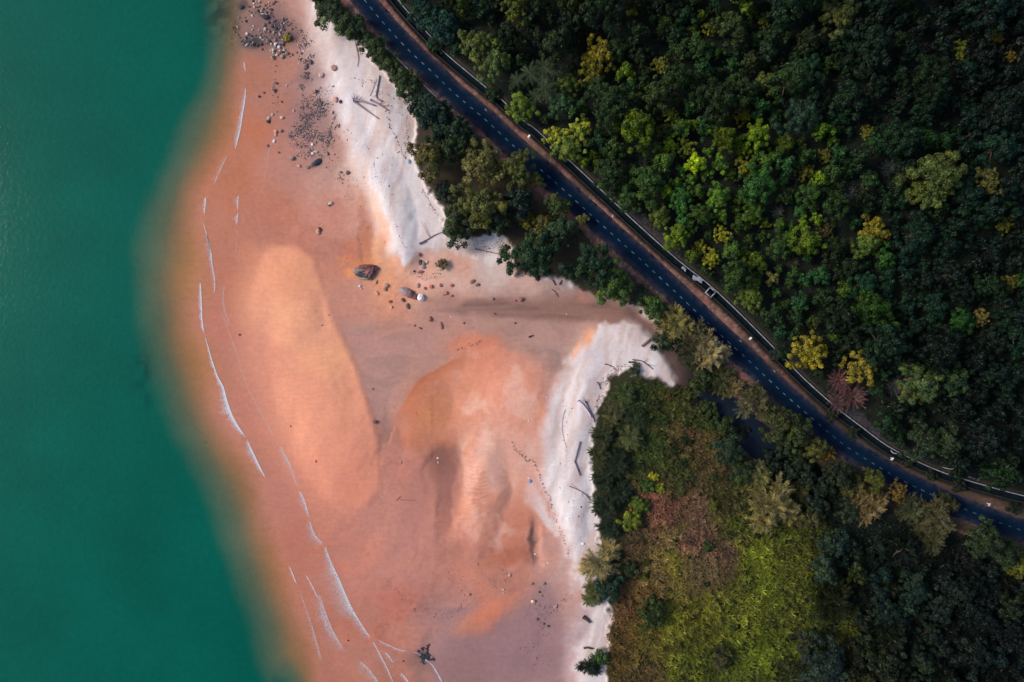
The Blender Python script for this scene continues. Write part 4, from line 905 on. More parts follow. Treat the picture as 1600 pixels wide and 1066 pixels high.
FCOL = np.array([(1010,60,40,62,44),(1100,300,66,92,42),(1160,330,74,100,40),(1000,160,50,76,46),(1240,300,54,80,44),(1350,120,34,58,44),(1500,200,30,52,44),(1560,400,28,50,42),(1300,460,44,66,48),(1200,500,44,68,50),(1450,520,36,56,44),(1580,620,28,44,38),(1080,420,50,72,48),(980,280,48,70,46),(780,40,44,66,46),(900,30,38,58,44),(1100,100,50,76,42),(1220,60,42,64,44),(1420,60,30,50,42),(1580,60,28,46,40),(1400,440,40,62,46),(1260,420,54,80,46),(1060,250,70,96,46),(1450,400,30,52,44),(1600,740,26,40,36)], float)
FC = .90 * np.array([.98, 1.03, .92]) * FCOL[:, 2:] * (1 + sstep(1240, 1480, FCOL[:, :1]) * np.array([-.38, .12, .34])) * (1 + .30 * np.exp(-((FCOL[:, :1] - 1120) ** 2 + (FCOL[:, 1:2] - 310) ** 2) / 170 ** 2) - .30 * sstep(1230, 1500, FCOL[:, :1]) - .15 * sstep(120, 0, FCOL[:, 1:2])) * np.array([.95, .94, .82])  # leaf colour carries shade towards right and top and a lit middle slope
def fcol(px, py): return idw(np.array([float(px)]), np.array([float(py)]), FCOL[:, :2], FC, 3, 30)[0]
rr = np.random.default_rng(77)
def scatter(n_try, region, rmin, rmax, ov, lst):
    out_ = []
    cand = region(n_try); 
    for (x, y) in cand:
        r = rmin + (rmax - rmin) * rr.random() ** 1.7; ok = True
        for (a_, b_, c_) in lst:
            if (x - a_) ** 2 + (y - b_) ** 2 < ((r + c_) * ov) ** 2: ok = False; break
        if ok: out_.append((x, y, r)); lst.append((x, y, r))
    return out_
def forest_region(n):
    x = rr.uniform(560, 1720, n); y = rr.uniform(-110, 800, n); d = sd_line(x, y, DRAIN)
    lim = 12 + 7 * ((x > 940) & (x < 1090)) + 34 * ((x > 1285) & (x < 1380) & (y < 690))
    k = (d > lim); return list(zip(x[k], y[k]))
big = scatter(3200, forest_region, 15, 38, .78, taken)
sml = scatter(16000, forest_region, 8, 15, .84, taken)
allf = sorted(big + sml, key=lambda q: -q[2] + (1000 if not (-15 < q[0] < 1615 and -15 < q[1] < 1080) else 0))
ind = allf[:285]; rest = allf[285:]
def look(c, r):
    g_ = 'olive' if c[0] > .82 * c[1] else ('teal' if c[2] > .86 * c[1] else 'green')
    tone = 'dark' if c[1] < 62 else 'mid'
    return f"{'large' if r > 29 else ('small' if r < 17 else 'medium')} {tone} {g_}"
def jitter(c):
    h_ = rr.random()
    c = c * rr.uniform(.68, 1.35)
    if h_ < .15: c = c * np.array([1.8, 1.5, .8])
    elif h_ < .36: c = c * np.array([.8, 1.0, 1.15])
    elif h_ < .42: c = c * np.array([1.3, 1.05, 1.15])
    return c
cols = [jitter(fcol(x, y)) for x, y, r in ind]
labs = single_out([(x, y, look(c, r)) for (x, y, r), c in zip(ind, cols)], MARKS, 'forest tree')
zz = gz([q[0] for q in ind], [q[1] for q in ind])
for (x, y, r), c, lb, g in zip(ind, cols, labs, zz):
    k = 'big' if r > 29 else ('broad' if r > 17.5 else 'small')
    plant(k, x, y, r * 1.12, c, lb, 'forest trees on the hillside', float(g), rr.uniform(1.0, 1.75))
def merged(name, lst, cols, kind='small', scale=1.12, zsr=(1.0, 1.7)):
    V = []; F = []; A = []; B = []; T = []; n = 0; G = gz([q[0] for q in lst], [q[1] for q in lst])
    for (x, y, r), c, g in zip(lst, cols, G):
        d = PROTO[kind][rr.integers(len(PROTO[kind]))][2]; R = r * S * scale; zs = rr.uniform(*zsr); a_ = rr.uniform(0, 6.28); ca, sa = math.cos(a_), math.sin(a_)
        q = P(x, y, g + R * zs * .95); v = d['v']
        V.append(np.stack([(v[:, 0] * ca - v[:, 1] * sa) * R + q[0], (v[:, 0] * sa + v[:, 1] * ca) * R + q[1], v[:, 2] * R * zs + g], -1)); F.append(d['f'] + n); n += len(v)
        A.append(d['va']); B.append(d['ya']); T.append(np.tile(leafcol(c)[:3], (len(v), 1)))
    me = mesh_np(name, np.concatenate(V), np.concatenate(F), m_leaf, {'v': np.concatenate(A), 'y': np.concatenate(B)}, {'tint': np.concatenate(T)})
    o_ = ob(name, me); o_.color = (1, 1, 1, 1); return o_
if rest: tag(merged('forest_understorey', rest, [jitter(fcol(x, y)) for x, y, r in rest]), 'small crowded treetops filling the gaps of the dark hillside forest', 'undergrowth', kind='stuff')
# thicket in the lower right
THP = [(1300,830),(1350,850),(1420,850),(1500,870),(1720,920),(1720,1180),(1330,1180),(1340,1060),(1330,980),(1300,930),(1270,870)]
def thicket_region(n):
    x = rr.uniform(1260, 1720, n); y = rr.uniform(820, 1180, n); k = sd_poly(x, y, THP) < 0; return list(zip(x[k], y[k]))
th = scatter(2500, thicket_region, 15, 34, .74, taken) + scatter(4000, thicket_region, 9, 15, .80, taken)
TC = np.array([(1320,900,40,60,44),(1400,920,30,52,42),(1500,900,24,40,36),(1400,1020,40,56,38),(1500,1000,26,46,42),(1600,1000,16,32,30),(1360,1060,56,66,38),(1560,1060,20,36,32)], float)
tcols = [jitter(.8 * idw(np.array([x]), np.array([y]), TC[:, :2], TC[:, 2:], 3, 30)[0]) for x, y, r in th]
labs = single_out([(x, y, look(c, r)) for (x, y, r), c in zip(th, tcols)], MARKS2, 'thicket tree')
zz = gz([q[0] for q in th], [q[1] for q in th])
for i, ((x, y, r), c, lb, g) in enumerate(zip(th, tcols, labs, zz)):
    k = 'casu' if i % 3 == 0 else ('broad' if r > 18 else 'small')
    plant(k, x, y, r * 1.15, c, lb, 'thicket trees in the lower right', float(g), rr.uniform(.8, 1.25))

# ------------------------------------------------------------------ grass, fern and ground cover
GC = np.array([(1040,640,70,78,36),(1060,670,104,92,54),(1080,690,112,90,62),(1020,700,66,84,40),(1100,650,72,84,40),(1120,720,98,84,54),(1060,730,78,84,44),(1000,640,60,78,40),(1035,788,136,92,78),(1080,800,128,98,82),(1060,830,140,124,80),(1110,850,130,98,86),(1130,780,84,82,46),(1150,820,88,98,38),(985,868,96,78,56),(975,950,118,86,60),(1000,940,112,90,56),(960,1000,112,88,48),(1060,880,128,122,52),(1100,900,112,98,70),(1030,900,142,122,78),(1170,870,118,132,40),(1200,900,118,130,42),(1240,900,98,106,40),(1150,950,118,126,44),(1100,960,118,120,42),(1050,980,120,124,44),(1000,1000,120,112,48),(1010,1050,104,88,56),(1070,1030,112,122,40),(1130,1040,98,110,40),(1190,1000,112,128,38),(1240,970,88,96,38),(1290,960,66,82,36),(1320,1000,96,98,34),(1340,1040,96,92,40),(1260,1050,62,74,40),(1220,830,92,100,38),(1190,780,58,70,36),(1300,900,50,66,38),(1400,1000,46,54,36),(1450,1050,40,52,38),(1080,840,132,98,86),(1130,860,120,92,80),(960,980,112,82,52),(1200,740,50,58,36)], float)
GRP = [(952,655),(965,610),(1000,590),(1060,610),(1090,636),(1130,684),(1180,732),(1240,770),(1300,800),(1300,870),(1340,960),(1480,1180),(948,1180),(948,1066),(955,985),(962,940),(975,860),(985,780),(970,700)]
def blades(name, n, lo, hi, width, flat, seed, sel, label, csel=None, hump=0.0):
    r = np.random.default_rng(seed); nt_ = n // 13; x = np.repeat(r.uniform(940, 1480, nt_), 13); y = np.repeat(r.uniform(585, 1180, nt_), 13); tv = np.repeat(r.normal(0, .13, nt_), 13)
    k = sd_poly(x, y, GRP) + fbm(x / 9, y / 9, 3, 14) * 18 < 0; x, y, tv = x[k], y[k], tv[k]
    wx = fbm(x / 24, y / 24, 4, 17) * 46; wy = fbm(x / 24, y / 24, 4, 18) * 46
    c = idw(x + wx, y + wy, GC[:, :2], GC[:, 2:], 4, 8)
    red = c[:, 0] / (c[:, 1] + 1); k = sel(red); x, y, c, red, tv = x[k], y[k], c[k], red[k], tv[k]
    g = gz(x, y) + hump * np.clip(fbm(x / 10, y / 10, 3, 19) + .2, 0, 1)
    x = x + r.normal(0, .9, len(x)); y = y + r.normal(0, .9, len(x)); p_ = P(x, y, g); n = len(x); a_ = r.uniform(0, 6.28, n) + fbm(x / 14, y / 14, 2, 23) * 5
    Ln = r.uniform(lo, hi, n) * (1 + 1.0 * fbm(x / 12, y / 12, 3, 27)); tl = r.uniform(.2, flat, n)
    d = np.stack([np.cos(a_) * np.cos(tl), np.sin(a_) * np.cos(tl), np.sin(tl)], -1); s_ = np.stack([-np.sin(a_), np.cos(a_), 0 * a_], -1) * width * r.uniform(.7, 1.4, n)[:, None]
    mid = p_ + d * (Ln * .55)[:, None]; tip = p_ + d * Ln[:, None] - np.array([0, 0, 1]) * (Ln * .2)[:, None]
    V = np.stack([p_ - s_ * .6, mid - s_, tip, mid + s_], 1).reshape(-1, 3)
    cl = 1.08 * lin(np.clip(c * (1 + .55 * fbm(x / 6, y / 6, 4, 29) + .5 * fbm(x / 28, y / 28, 3, 30))[:, None], 0, 255)) * LB
    me = mesh_np(name, V, np.arange(n * 4).reshape(n, 4), m_leaf, {'v': np.repeat((r.normal(.5, .16, n) + tv).clip(0, 1), 4), 'y': np.repeat((r.uniform(0, .3, n) + tv).clip(0, 1), 4)}, {'tint': np.repeat(cl, 4, 0)})
    o_ = ob(name, me); o_.color = (1, 1, 1, 1); tag(o_, label, 'grass', kind='stuff')
blades('lime_grass', 210000, .6, 1.5, .075, 1.0, 5, lambda q: q < 1.02, 'tall lime and olive grass covering the lower spit', hump=2.2)
blades('dry_fern', 230000, .6, 1.35, .06, .9, 6, lambda q: q >= 1.02, 'dry brown and red fern patches within the green grass', hump=1.6)
def leaf_litter(name, n, region, cfun, size, hgt, label, seed):
    r = np.random.default_rng(seed); x, y = region(n, r); g = gz(x, y); n = len(x)
    p_ = P(x, y, g + r.uniform(.05, hgt, n) * (1 + fbm(x / 12, y / 12, 3, 41) * 1.5).clip(.2, 2)); nr = unit(r.normal(size=(n, 3)) * .5 + np.array([0, 0, 1.]))
    v, f = leaf_quads(p_, nr, size * r.uniform(.6, 1.3, n), r); c = cfun(x, y)
    o_ = ob(name, mesh_np(name, v, f, m_leaf, {'v': np.repeat(r.random(n), 4), 'y': np.repeat(r.uniform(0, .3, n), 4)}, {'tint': np.repeat(lin(c) * LB, 4, 0)})); o_.color = (1, 1, 1, 1); return tag(o_, label, 'undergrowth', kind='stuff')
def reg_forest(n, r):
    x = r.uniform(560, 1720, n); y = r.uniform(-100, 820, n); k = (sd_line(x, y, DRAIN) + fbm(x / 12, y / 12, 3, 5) * 12 > 5); return x[k], y[k]
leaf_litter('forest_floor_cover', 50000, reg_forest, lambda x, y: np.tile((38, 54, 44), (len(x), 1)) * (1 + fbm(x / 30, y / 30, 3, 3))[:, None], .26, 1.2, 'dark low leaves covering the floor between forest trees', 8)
def reg_strip(n, r):
    x = r.uniform(480, 1500, n); y = r.uniform(-40, 860, n)
    k = (sd_poly(x, y, POLY['strip']) + fbm(x / 10, y / 10, 4, 15) * 34 < -8); x, y = x[k], y[k]; d = sd_line(x, y, ROAD); k = (d < -24 + fbm(x / 9, y / 9, 3, 7) * 12) & (d > -140) & (sd_poly(x, y, POLY['creek']) > 6); return x[k], y[k]
leaf_litter('bank_ground_cover', 42000, reg_strip, lambda x, y: np.tile((64, 74, 50), (len(x), 1)) * (1 + fbm(x / 20, y / 20, 3, 3))[:, None], .2, .7, 'low scrub covering the bank between beach and road', 9)
def reg_verge(n, r):
    x = r.uniform(560, 1640, n); y = r.uniform(-20, 850, n); d = sd_line(x, y, ROAD); dd = sd_line(x, y, DRAIN); k = (d > 27 + fbm(x / 10, y / 10, 3, 9) * 14) & (dd < -9) & (d > 0); return x[k], y[k]
leaf_litter('verge_weeds', 130000, reg_verge, lambda x, y: np.tile((62, 62, 52), (len(x), 1)) * (1 + fbm(x / 20, y / 20, 3, 3) * 1.2)[:, None], .13, .35, 'low weeds on the verge between road shoulder and drain', 10)
def reg_thick(n, r):
    x = r.uniform(1180, 1720, n); y = r.uniform(700, 1180, n); k = (sd_poly(x, y, POLY['spit']) < -4) & (sd_line(x, y, ROAD) < -24) & ((x > 1280) | (y < 840)); return x[k], y[k]
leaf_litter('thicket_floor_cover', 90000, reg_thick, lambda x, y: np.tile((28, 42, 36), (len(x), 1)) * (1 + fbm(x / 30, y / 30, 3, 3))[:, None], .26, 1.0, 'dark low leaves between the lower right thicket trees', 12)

# grey scrub above the drain
def scrub(name, region, n, col, label, seed):
    r = np.random.default_rng(seed); x, y = region(n, r); g = gz(x, y); n = len(x); p_ = P(x, y, g); a_ = r.uniform(0, 6.28, n); tl = r.uniform(.3, 1.2, n); Ln = r.uniform(.4, 1.0, n)
    d = np.stack([np.cos(a_) * np.cos(tl), np.sin(a_) * np.cos(tl), np.sin(tl)], -1); s_ = np.stack([-np.sin(a_), np.cos(a_), 0 * a_], -1) * .035
    V = np.stack([p_ - s_, p_ + d * (Ln * .5)[:, None] - s_, p_ + d * Ln[:, None], p_ + d * (Ln * .5)[:, None] + s_], 1).reshape(-1, 3)
    o_ = ob(name, mesh_np(name, V, np.arange(n * 4).reshape(n, 4), m_leaf, {'v': np.repeat(r.random(n), 4), 'y': np.zeros(n * 4)}, {'tint': np.tile(lin(col) * LB, (n * 4, 1))})); o_.color = (1, 1, 1, 1); tag(o_, label, 'scrub', kind='stuff')
def reg_scrub(n, r):
    x = r.uniform(925, 1480, n); y = r.uniform(280, 740, n); d = sd_line(x, y, DRAIN); k = (d > 3) & (d < 15 + fbm(x / 14, y / 14, 3, 6) * 24) & ((x < 1085) | (x > 1290)) & (fbm(x / 9, y / 9, 3, 8) > -.12); return x[k], y[k]
scrub('dry_grey_scrub', reg_scrub, 110000, (104, 98, 108), 'dry grey scrub on the bank just above the drain kerb', 13)

# ------------------------------------------------------------------ rocks
def rock_mesh(seed, sub=2, rough=.55, layers=False):
    r = np.random.default_rng(seed); bm = bmesh.new(); bmesh.ops.create_icosphere(bm, subdivisions=sub, radius=1)
    pl = unit(r.normal(size=(9, 3))); off = r.uniform(.5, .9, 9)
    for v in bm.verts:
        p_ = np.array(v.co); s_ = 1.0
        for a_, b_ in zip(pl, off):
            d_ = p_ @ a_
            if d_ > b_: p_ = p_ - a_ * (d_ - b_) * .85
        p_ = p_ * (1 + rough * (vnoise(np.array([p_[0] * 1.7 + seed]), np.array([p_[1] * 1.7 + p_[2] * 2.1]), 3)[0] - .5))
        if layers: p_[2] = p_[2] * .5 + round(p_[2] * 4) / 4 * .5; p_[:2] *= 1 + .22 * (vnoise(np.array([round(p_[2] * 4) * 3.3]), np.array([math.atan2(p_[1], p_[0]) * 2]), 8)[0] - .5)
        v.co = p_
    me = bpy.data.meshes.new('rock'); bm.to_mesh(me); bm.free(); me.materials.append(m_rock); return me
ROCKS = [rock_mesh(i) for i in range(8)]
def rock(px, py, rx, ry, col, label, group, ang=None, zf=.62, sink=.25, name='boulder', me=None, rot=True):
    g = max(float(gz(px, py)[0]), -1.0); rz = min(rx, ry) * S * zf
    o_ = ob(name, me or ROCKS[random.randrange(8)]); o_.location = PV(px, py, g + rz * (1 - 2 * sink)); o_.location.z = g + rz * (1 - 2 * sink)
    o_.scale = (rx * S, ry * S, rz); o_.rotation_euler = (0, 0, random.uniform(0, 6.28) if ang is None else math.radians(-ang)); o_.color = tuple(float(q) for q in lin(col)) + (1,)
    return tag(o_, label, 'rock', group)
PALE, GREYR, DARKR, WHT, MAUV = (196, 178, 164), (140, 124, 120), (70, 66, 72), (226, 220, 220), (128, 104, 106)
PILE = [(850,30,25,PALE),(800,30,22,PALE),(765,55,17,WHT),(770,110,20,PALE),(840,100,19,GREYR),(900,145,28,GREYR),(950,190,28,GREYR),(740,245,28,PALE),(580,120,42,DARKR),(690,175,14,DARKR),(330,175,18,PALE),(220,275,32,GREYR),(415,370,18,GREYR),(460,440,34,DARKR),(480,510,30,DARKR),(400,590,30,GREYR),(640,330,25,DARKR),(760,410,18,PALE),(740,465,18,PALE),(985,340,32,MAUV),(925,390,32,MAUV),(945,465,34,PALE),(1070,515,30,GREYR),(1000,490,25,GREYR),(655,535,30,PALE),(870,585,22,PALE),(870,530,18,GREYR),(905,620,18,PALE),(830,560,16,GREYR),(985,640,36,MAUV),(1035,690,28,PALE),(1105,690,32,WHT),(1150,735,30,WHT),(1065,780,30,PALE),(1170,790,22,PALE),(1235,780,28,PALE),(1060,900,40,GREYR),(1065,830,22,PALE),(1120,860,27,PALE),(1205,880,38,GREYR),(1280,830,34,GREYR),(1100,630,30,GREYR),(1165,510,22,GREYR),(570,650,20,DARKR),(895,770,18,DARKR),(1070,330,30,MAUV),(1310,380,22,MAUV),(1505,625,15,PALE),(1500,830,25,MAUV),(1535,800,14,WHT),(1570,670,18,PALE),(1460,990,12,WHT),(1115,1025,13,DARKR),(1590,890,17,PALE),(1365,850,22,MAUV),(1430,820,18,MAUV),(760,690,30,DARKR),(820,710,28,DARKR),(700,660,22,DARKR),(1110,450,34,DARKR),(1050,410,28,DARKR),(1150,470,22,DARKR),(1280,630,34,DARKR),(1330,610,28,DARKR),(1220,700,26,DARKR),(880,690,24,DARKR),(720,560,22,DARKR),(640,590,24,DARKR),(1000,90,20,GREYR),(1050,60,24,MAUV),(930,80,22,GREYR),(1085,30,26,MAUV),(1000,40,16,PALE),(960,120,20,GREYR),(880,180,20,PALE),(750,20,24,DARKR),(1230,590,20,GREYR),(1290,520,24,MAUV),(1200,350,18,MAUV),(1260,300,24,MAUV),(1420,640,14,MAUV),(1500,720,16,MAUV),(1450,700,12,PALE)]
rp = np.random.default_rng(19)
for k in range(95):
    q = [(800, 600, 230, 110), (1120, 560, 190, 160), (900, 130, 190, 120), (1180, 830, 170, 90), (1300, 400, 160, 150), (480, 420, 160, 190)][k % 6 if k < 90 else 0]
    PILE.append((q[0] + rp.normal() * q[2] * .6, max(5, q[1] + rp.normal() * q[3] * .6), rp.uniform(10, 24), [DARKR, DARKR, GREYR, MAUV, PALE][rp.integers(5)]))
lk = {PALE: 'pale', GREYR: 'grey', DARKR: 'dark', WHT: 'whitish', MAUV: 'mauve'}
PM = [('the yellow green tuft', 442, 58), ('the long dark boulder', 412, 25), ('the top edge', 412, -4), ('the submerged reef', 362, 46)]
pk_ = [(320 + a_ / 9.96, b_ / 9.96, c_ / 9.96, d_) for a_, b_, c_, d_ in PILE]
labs = single_out([(x, y, lk[c]) for x, y, r, c in pk_], PM, 'boulder of the heap')
for (x, y, r, c), lb in zip(pk_, labs): rock(x, y, r * 1.0, r * random.uniform(.75, 1), c, lb, 'boulders heaped at the water edge', zf=.8, sink=.36)
rock(412, 25.5, 8.5, 4.4, DARKR, 'long dark boulder with pale upper edge in the heap', 'boulders heaped at the water edge', 14, .8, me=rock_mesh(51, 3, .2))
rock(412, 22.2, 5.5, 1.3, WHT, 'thin pale slab leaning on the long dark boulder', 'boulders heaped at the water edge', 10, 1.4)
PINK, ORG = (200, 156, 142), (204, 154, 132)
BR = [(501,117,5,5,(206,170,160)),(522,106,5.5,5,PINK),(524,155,4.2,5.6,ORG),(532,159,3,3,DARKR),(519,176,3,3.5,PINK),(419,185,3.2,3,PALE),(419,190,3,3,DARKR),(426,179,2.6,2.6,PALE),(430,206,3.5,3.5,ORG),(431,210,3,2.5,PALE),(439,204,3,3,GREYR),(440,183,3,3.4,PALE),(428,221,2.6,3.6,WHT),(405,151,2,2.6,DARKR),(413,145,1.8,2.2,DARKR),(440,159,1.8,1.8,DARKR),(429,142,3,3,DARKR),(432,130,2,2,DARKR),(418,228,2.4,2.4,(150,90,84)),(456,247,4,4,GREYR),(467,259,2.8,2.8,PINK),(435,238,2,2,MAUV),(480,262,4,2.4,GREYR),(472,213,3.4,2.6,GREYR),(452,213,4,2.6,MAUV),(488,226,2.6,2.4,WHT),(494,237,2.6,4.4,PALE),(489,240,2.6,3,WHT),(532,269,2.6,2.2,MAUV),(543,270,3.6,4,MAUV),(494,143,3,3,DARKR),(459,173,2,2,PALE),(485,96,5,4,MAUV),(478,104,6,3,MAUV),(510,240,3,4,GREYR),(464,226,2,2,MAUV),(520,135,2,2,PINK),(448,134,2,1.6,PALE),(529,196,2,4,MAUV),
 (497,362,4,4.6,ORG),(500,358,2.4,4,DARKR),(517,318,5,3,PALE),(514,320,3,2,DARKR),(587,441,3.6,2.6,(190,140,110)),(562,447,2.4,2.2,WHT),(565,451,1.6,1.6,PALE),(603,446,4,4,(170,140,124)),(602,452,3,3.4,(140,104,90)),(589,458,4,2.8,PINK),(648,463,6,5,(128,84,80)),(630,469,2.8,4.4,(100,80,72)),(637,478,3,6,(100,84,70)),(609,471,3,3,(150,86,60)),(612,480,3,2.4,ORG),(653,446,3.6,3.6,ORG),(664,451,2.8,2.2,(140,80,80)),(673,448,3.8,3.4,(180,104,86)),(688,446,2.4,3.6,(160,92,84)),(655,398,4.6,3.6,(150,110,108)),(657,409,3,3.4,DARKR),(662,411,4,3.4,(140,116,116)),(661,417,3.4,3.4,(150,130,132)),(666,410,2.6,3,PALE),(655,412,2.6,3,GREYR),(657,425,5,3,MAUV),(647,424,2,2,DARKR),(815,468,4,4.4,(136,92,92)),(806,470,1.6,1.6,(110,70,70)),(673,498,4,4.4,(150,96,90)),(690,508,6,3,(150,100,96)),(696,458,4,3,(180,110,96)),(705,462,3,2.4,(170,104,92)),(746,445,4,3,MAUV),(706,446,4,3,(180,110,96)),(738,440,5,2.6,MAUV),(695,460,3,2,MAUV),(725,505,2,1.6,(110,70,66)),(773,490,1.8,1.8,(110,74,70)),(805,505,1.8,2,(110,76,74)),(657,513,3,1.6,(110,70,66)),(648,509,1.6,1.6,(110,70,66)),(770,467,2.6,2.6,(150,110,104)),(787,926,1.5,1.5,PALE),
 (786,921,2,2,PALE),(796,899,3.6,2.4,(190,150,140)),(733,929,3,2.6,(170,110,104)),(832,912,2.6,3,MAUV),(850,912,2.6,2.6,MAUV),(868,948,3,3.6,(170,140,138)),(839,968,3,2.4,(110,92,96)),(850,975,2,2,DARKR),(843,925,2,2,DARKR),(857,978,2,3,DARKR),(626,723,2,3,(170,130,110)),(374,523,2,2,(70,80,96)),(320,691,2.6,2.6,(90,90,66)),(494,721,1.4,2.2,(150,84,66)),(454,666,1.2,1.2,DARKR),(583,608,1.6,1.6,(90,70,70)),(586,659,3.6,4.4,(120,92,86)),(544,1001,1.6,1.6,(110,50,44)),(630,1033,1.4,1.4,(90,50,44)),(388,1000,1.2,1.2,DARKR)]
BM = [('the orange boulder near white sand', 524, 155), ('the dark tidal pool rock', 495, 253), ('the big layered outcrop', 572, 425), ('the white boulder', 658, 465), ('the foot of the boulder heap', 440, 95), ('the lone olive bush', 692, 412), ('the round beige float', 833, 940), ('the main sandbar', 480, 590), ('the dark weed patch', 664, 1026)]
def tone(c):
    if c in lk: return lk[c]
    return 'reddish' if c[0] > c[1] * 1.35 else ('mauve' if c[2] > c[1] else 'brownish')
labs = single_out([(x, y, tone(c)) for x, y, a_, b_, c in BR], BM, 'beach rock')
for (x, y, a_, b_, c), lb in zip(BR, labs): rock(x, y, a_, b_, c, lb, 'loose rocks on the beach', name='beach_rock')
# big layered outcrop, built from tilted slabs
oc = tag(empty('rock_outcrop', PV(572, 425, float(gz(572, 425)[0]))), 'big layered grey and rust outcrop standing in the orange sand', 'rock')
for i, (dx, dy, rx, ry, an, h_, c) in enumerate(((2,-8,14,4,-4,.9,(120,76,72)),(6,-4,14,4.5,-8,1.0,(110,72,70)),(-8,-3,12,3,10,.9,(150,130,122)),(4,2,12,5,-18,1.1,(140,96,92)),(-4,5,11,4.5,6,.9,(72,66,74)),(8,6,8,4,-50,.9,(104,80,80)),(-14,1,6,5,20,.6,(150,138,122)),(-2,11,13,2.4,8,.6,(158,140,126)),(11,0,4,9,14,.9,(100,70,70)))):
    o_ = ob('slab', rock_mesh(200 + i, 3, .3, True), oc); o_.location = (dx * S, -dy * S, .25 + h_ * .25); o_.scale = (rx * S, ry * S, h_ * .75); o_.rotation_euler = (random.uniform(-.2, .2), random.uniform(-.2, .2), math.radians(-an)); o_.color = tuple(float(q) for q in lin(c)) + (1,)
rock(632, 455, 11, 6.5, (168, 148, 146), 'broad pale mauve boulder left of the white boulder', 'loose rocks on the beach', 24, .8, me=rock_mesh(61, 3, .25))
rock(641, 460, 6, 7, (120, 92, 90), 'cracked brown boulder between pale mauve and white boulders', 'loose rocks on the beach', 30, .8, me=rock_mesh(62, 3, .3))
rock(658, 465, 5.6, 6.4, (236, 232, 236), 'white boulder, brightest rock on the beach', 'loose rocks on the beach', 20, .9, me=rock_mesh(63, 3, .2))
rock(495, 253, 7.5, 4.6, (52, 58, 70), 'dark tidal pool rock with pale rim at foot of shingle', 'loose rocks on the beach', -30, .6, me=rock_mesh(64, 3, .25))
rock(833, 940, 3.2, 3.6, (226, 200, 160), 'round beige float lying on the grey wet sand', None, name='stranded_float', zf=1, me=rock_mesh(65, 3, .05))['category'] = 'float'
# shingle (uncountable small stones) and wrack lines
def pebbles(name, spots, label, size, seed, colr, cat='shingle', elong=1.0):
    r = np.random.default_rng(seed); bm = bmesh.new(); bmesh.ops.create_icosphere(bm, subdivisions=1, radius=1); bm.verts.ensure_lookup_table()
    bv = np.array([list(v.co) for v in bm.verts]); bf = np.array([[v.index for v in f.verts] for f in bm.faces]); bm.free()
    pts = []
    for (x, y, rx, ry, n, an) in spots:
        sub = r.normal(size=(max(1, n // 14), 2)) * .5; q = sub[r.integers(len(sub), size=n)] + r.normal(size=(n, 2)) * (.16 if n > 80 else .3); a_ = math.radians(an); pts.append(np.stack([x + q[:, 0] * rx * math.cos(a_) - q[:, 1] * ry * math.sin(a_), y + q[:, 0] * rx * math.sin(a_) + q[:, 1] * ry * math.cos(a_)], -1))
    pts = np.concatenate(pts); n = len(pts); g = gz(pts[:, 0], pts[:, 1]); c_ = P(pts[:, 0], pts[:, 1], g)
    sc = r.uniform(*size, (n, 1, 1)) * (r.random((n, 1, 1)) ** 1.2 * .8 + .5) * S; an = r.uniform(0, 6.28, n); 
    st_ = np.stack([r.uniform(.8, 1.2, n) * elong, r.uniform(.6, 1, n), r.uniform(.4, .7, n)], -1)[:, None]
    v = bv[None] * st_ * sc * (1 + .35 * (r.random((n, len(bv), 1)) - .5)); ca, sa = np.cos(an)[:, None], np.sin(an)[:, None]
    v = np.stack([v[..., 0] * ca - v[..., 1] * sa, v[..., 0] * sa + v[..., 1] * ca, v[..., 2]], -1) + c_[:, None] + np.array([0, 0, .02])
    cl = lin(np.array(colr))[r.integers(len(colr), size=n)]
    me = mesh_np(name, v.reshape(-1, 3), (bf[None] + (np.arange(n) * len(bv))[:, None, None]).reshape(-1, 3), m_peb, cattr={'col': np.repeat(cl, len(bv), 0)})
    o_ = ob(name, me); tag(o_, label, cat, kind='stuff')
m_peb, t, o = mat('small_stones'); b = N(t, 'ShaderNodeBsdfPrincipled', Roughness=.85); t.links.new(N(t, 'ShaderNodeAttribute', attribute_name='col').outputs['Color'], b.inputs['Base Color']); t.links.new(b.outputs[0], o.inputs[0])
pebbles('shingle', [(498,168,17,22,560,0),(478,188,22,14,340,-30),(468,206,14,8,240,-30),(490,215,18,14,340,0),(516,210,7,24,300,20),(492,236,14,14,130,0),(479,118,11,8,120,0),(472,134,8,7,60,0),(486,90,16,10,90,0),(475,70,20,14,120,0),(425,60,34,26,170,0),(430,20,24,18,90,0),(432,145,5,40,60,0),(465,230,24,26,90,0),(530,240,24,30,60,0),(540,275,16,14,40,0),(466,160,12,30,50,0)], 'dark shingle and broken stones strewn over the mauve upper beach', (.5, 1.25), 3, [(92,76,78),(112,92,92),(76,66,70),(140,118,112),(170,148,140),(60,54,58)])
def along(pts, n, w): 
    p = cat(pts, 8); return [(x, y, w, w, max(1, n // len(p)), 0) for x, y in p]
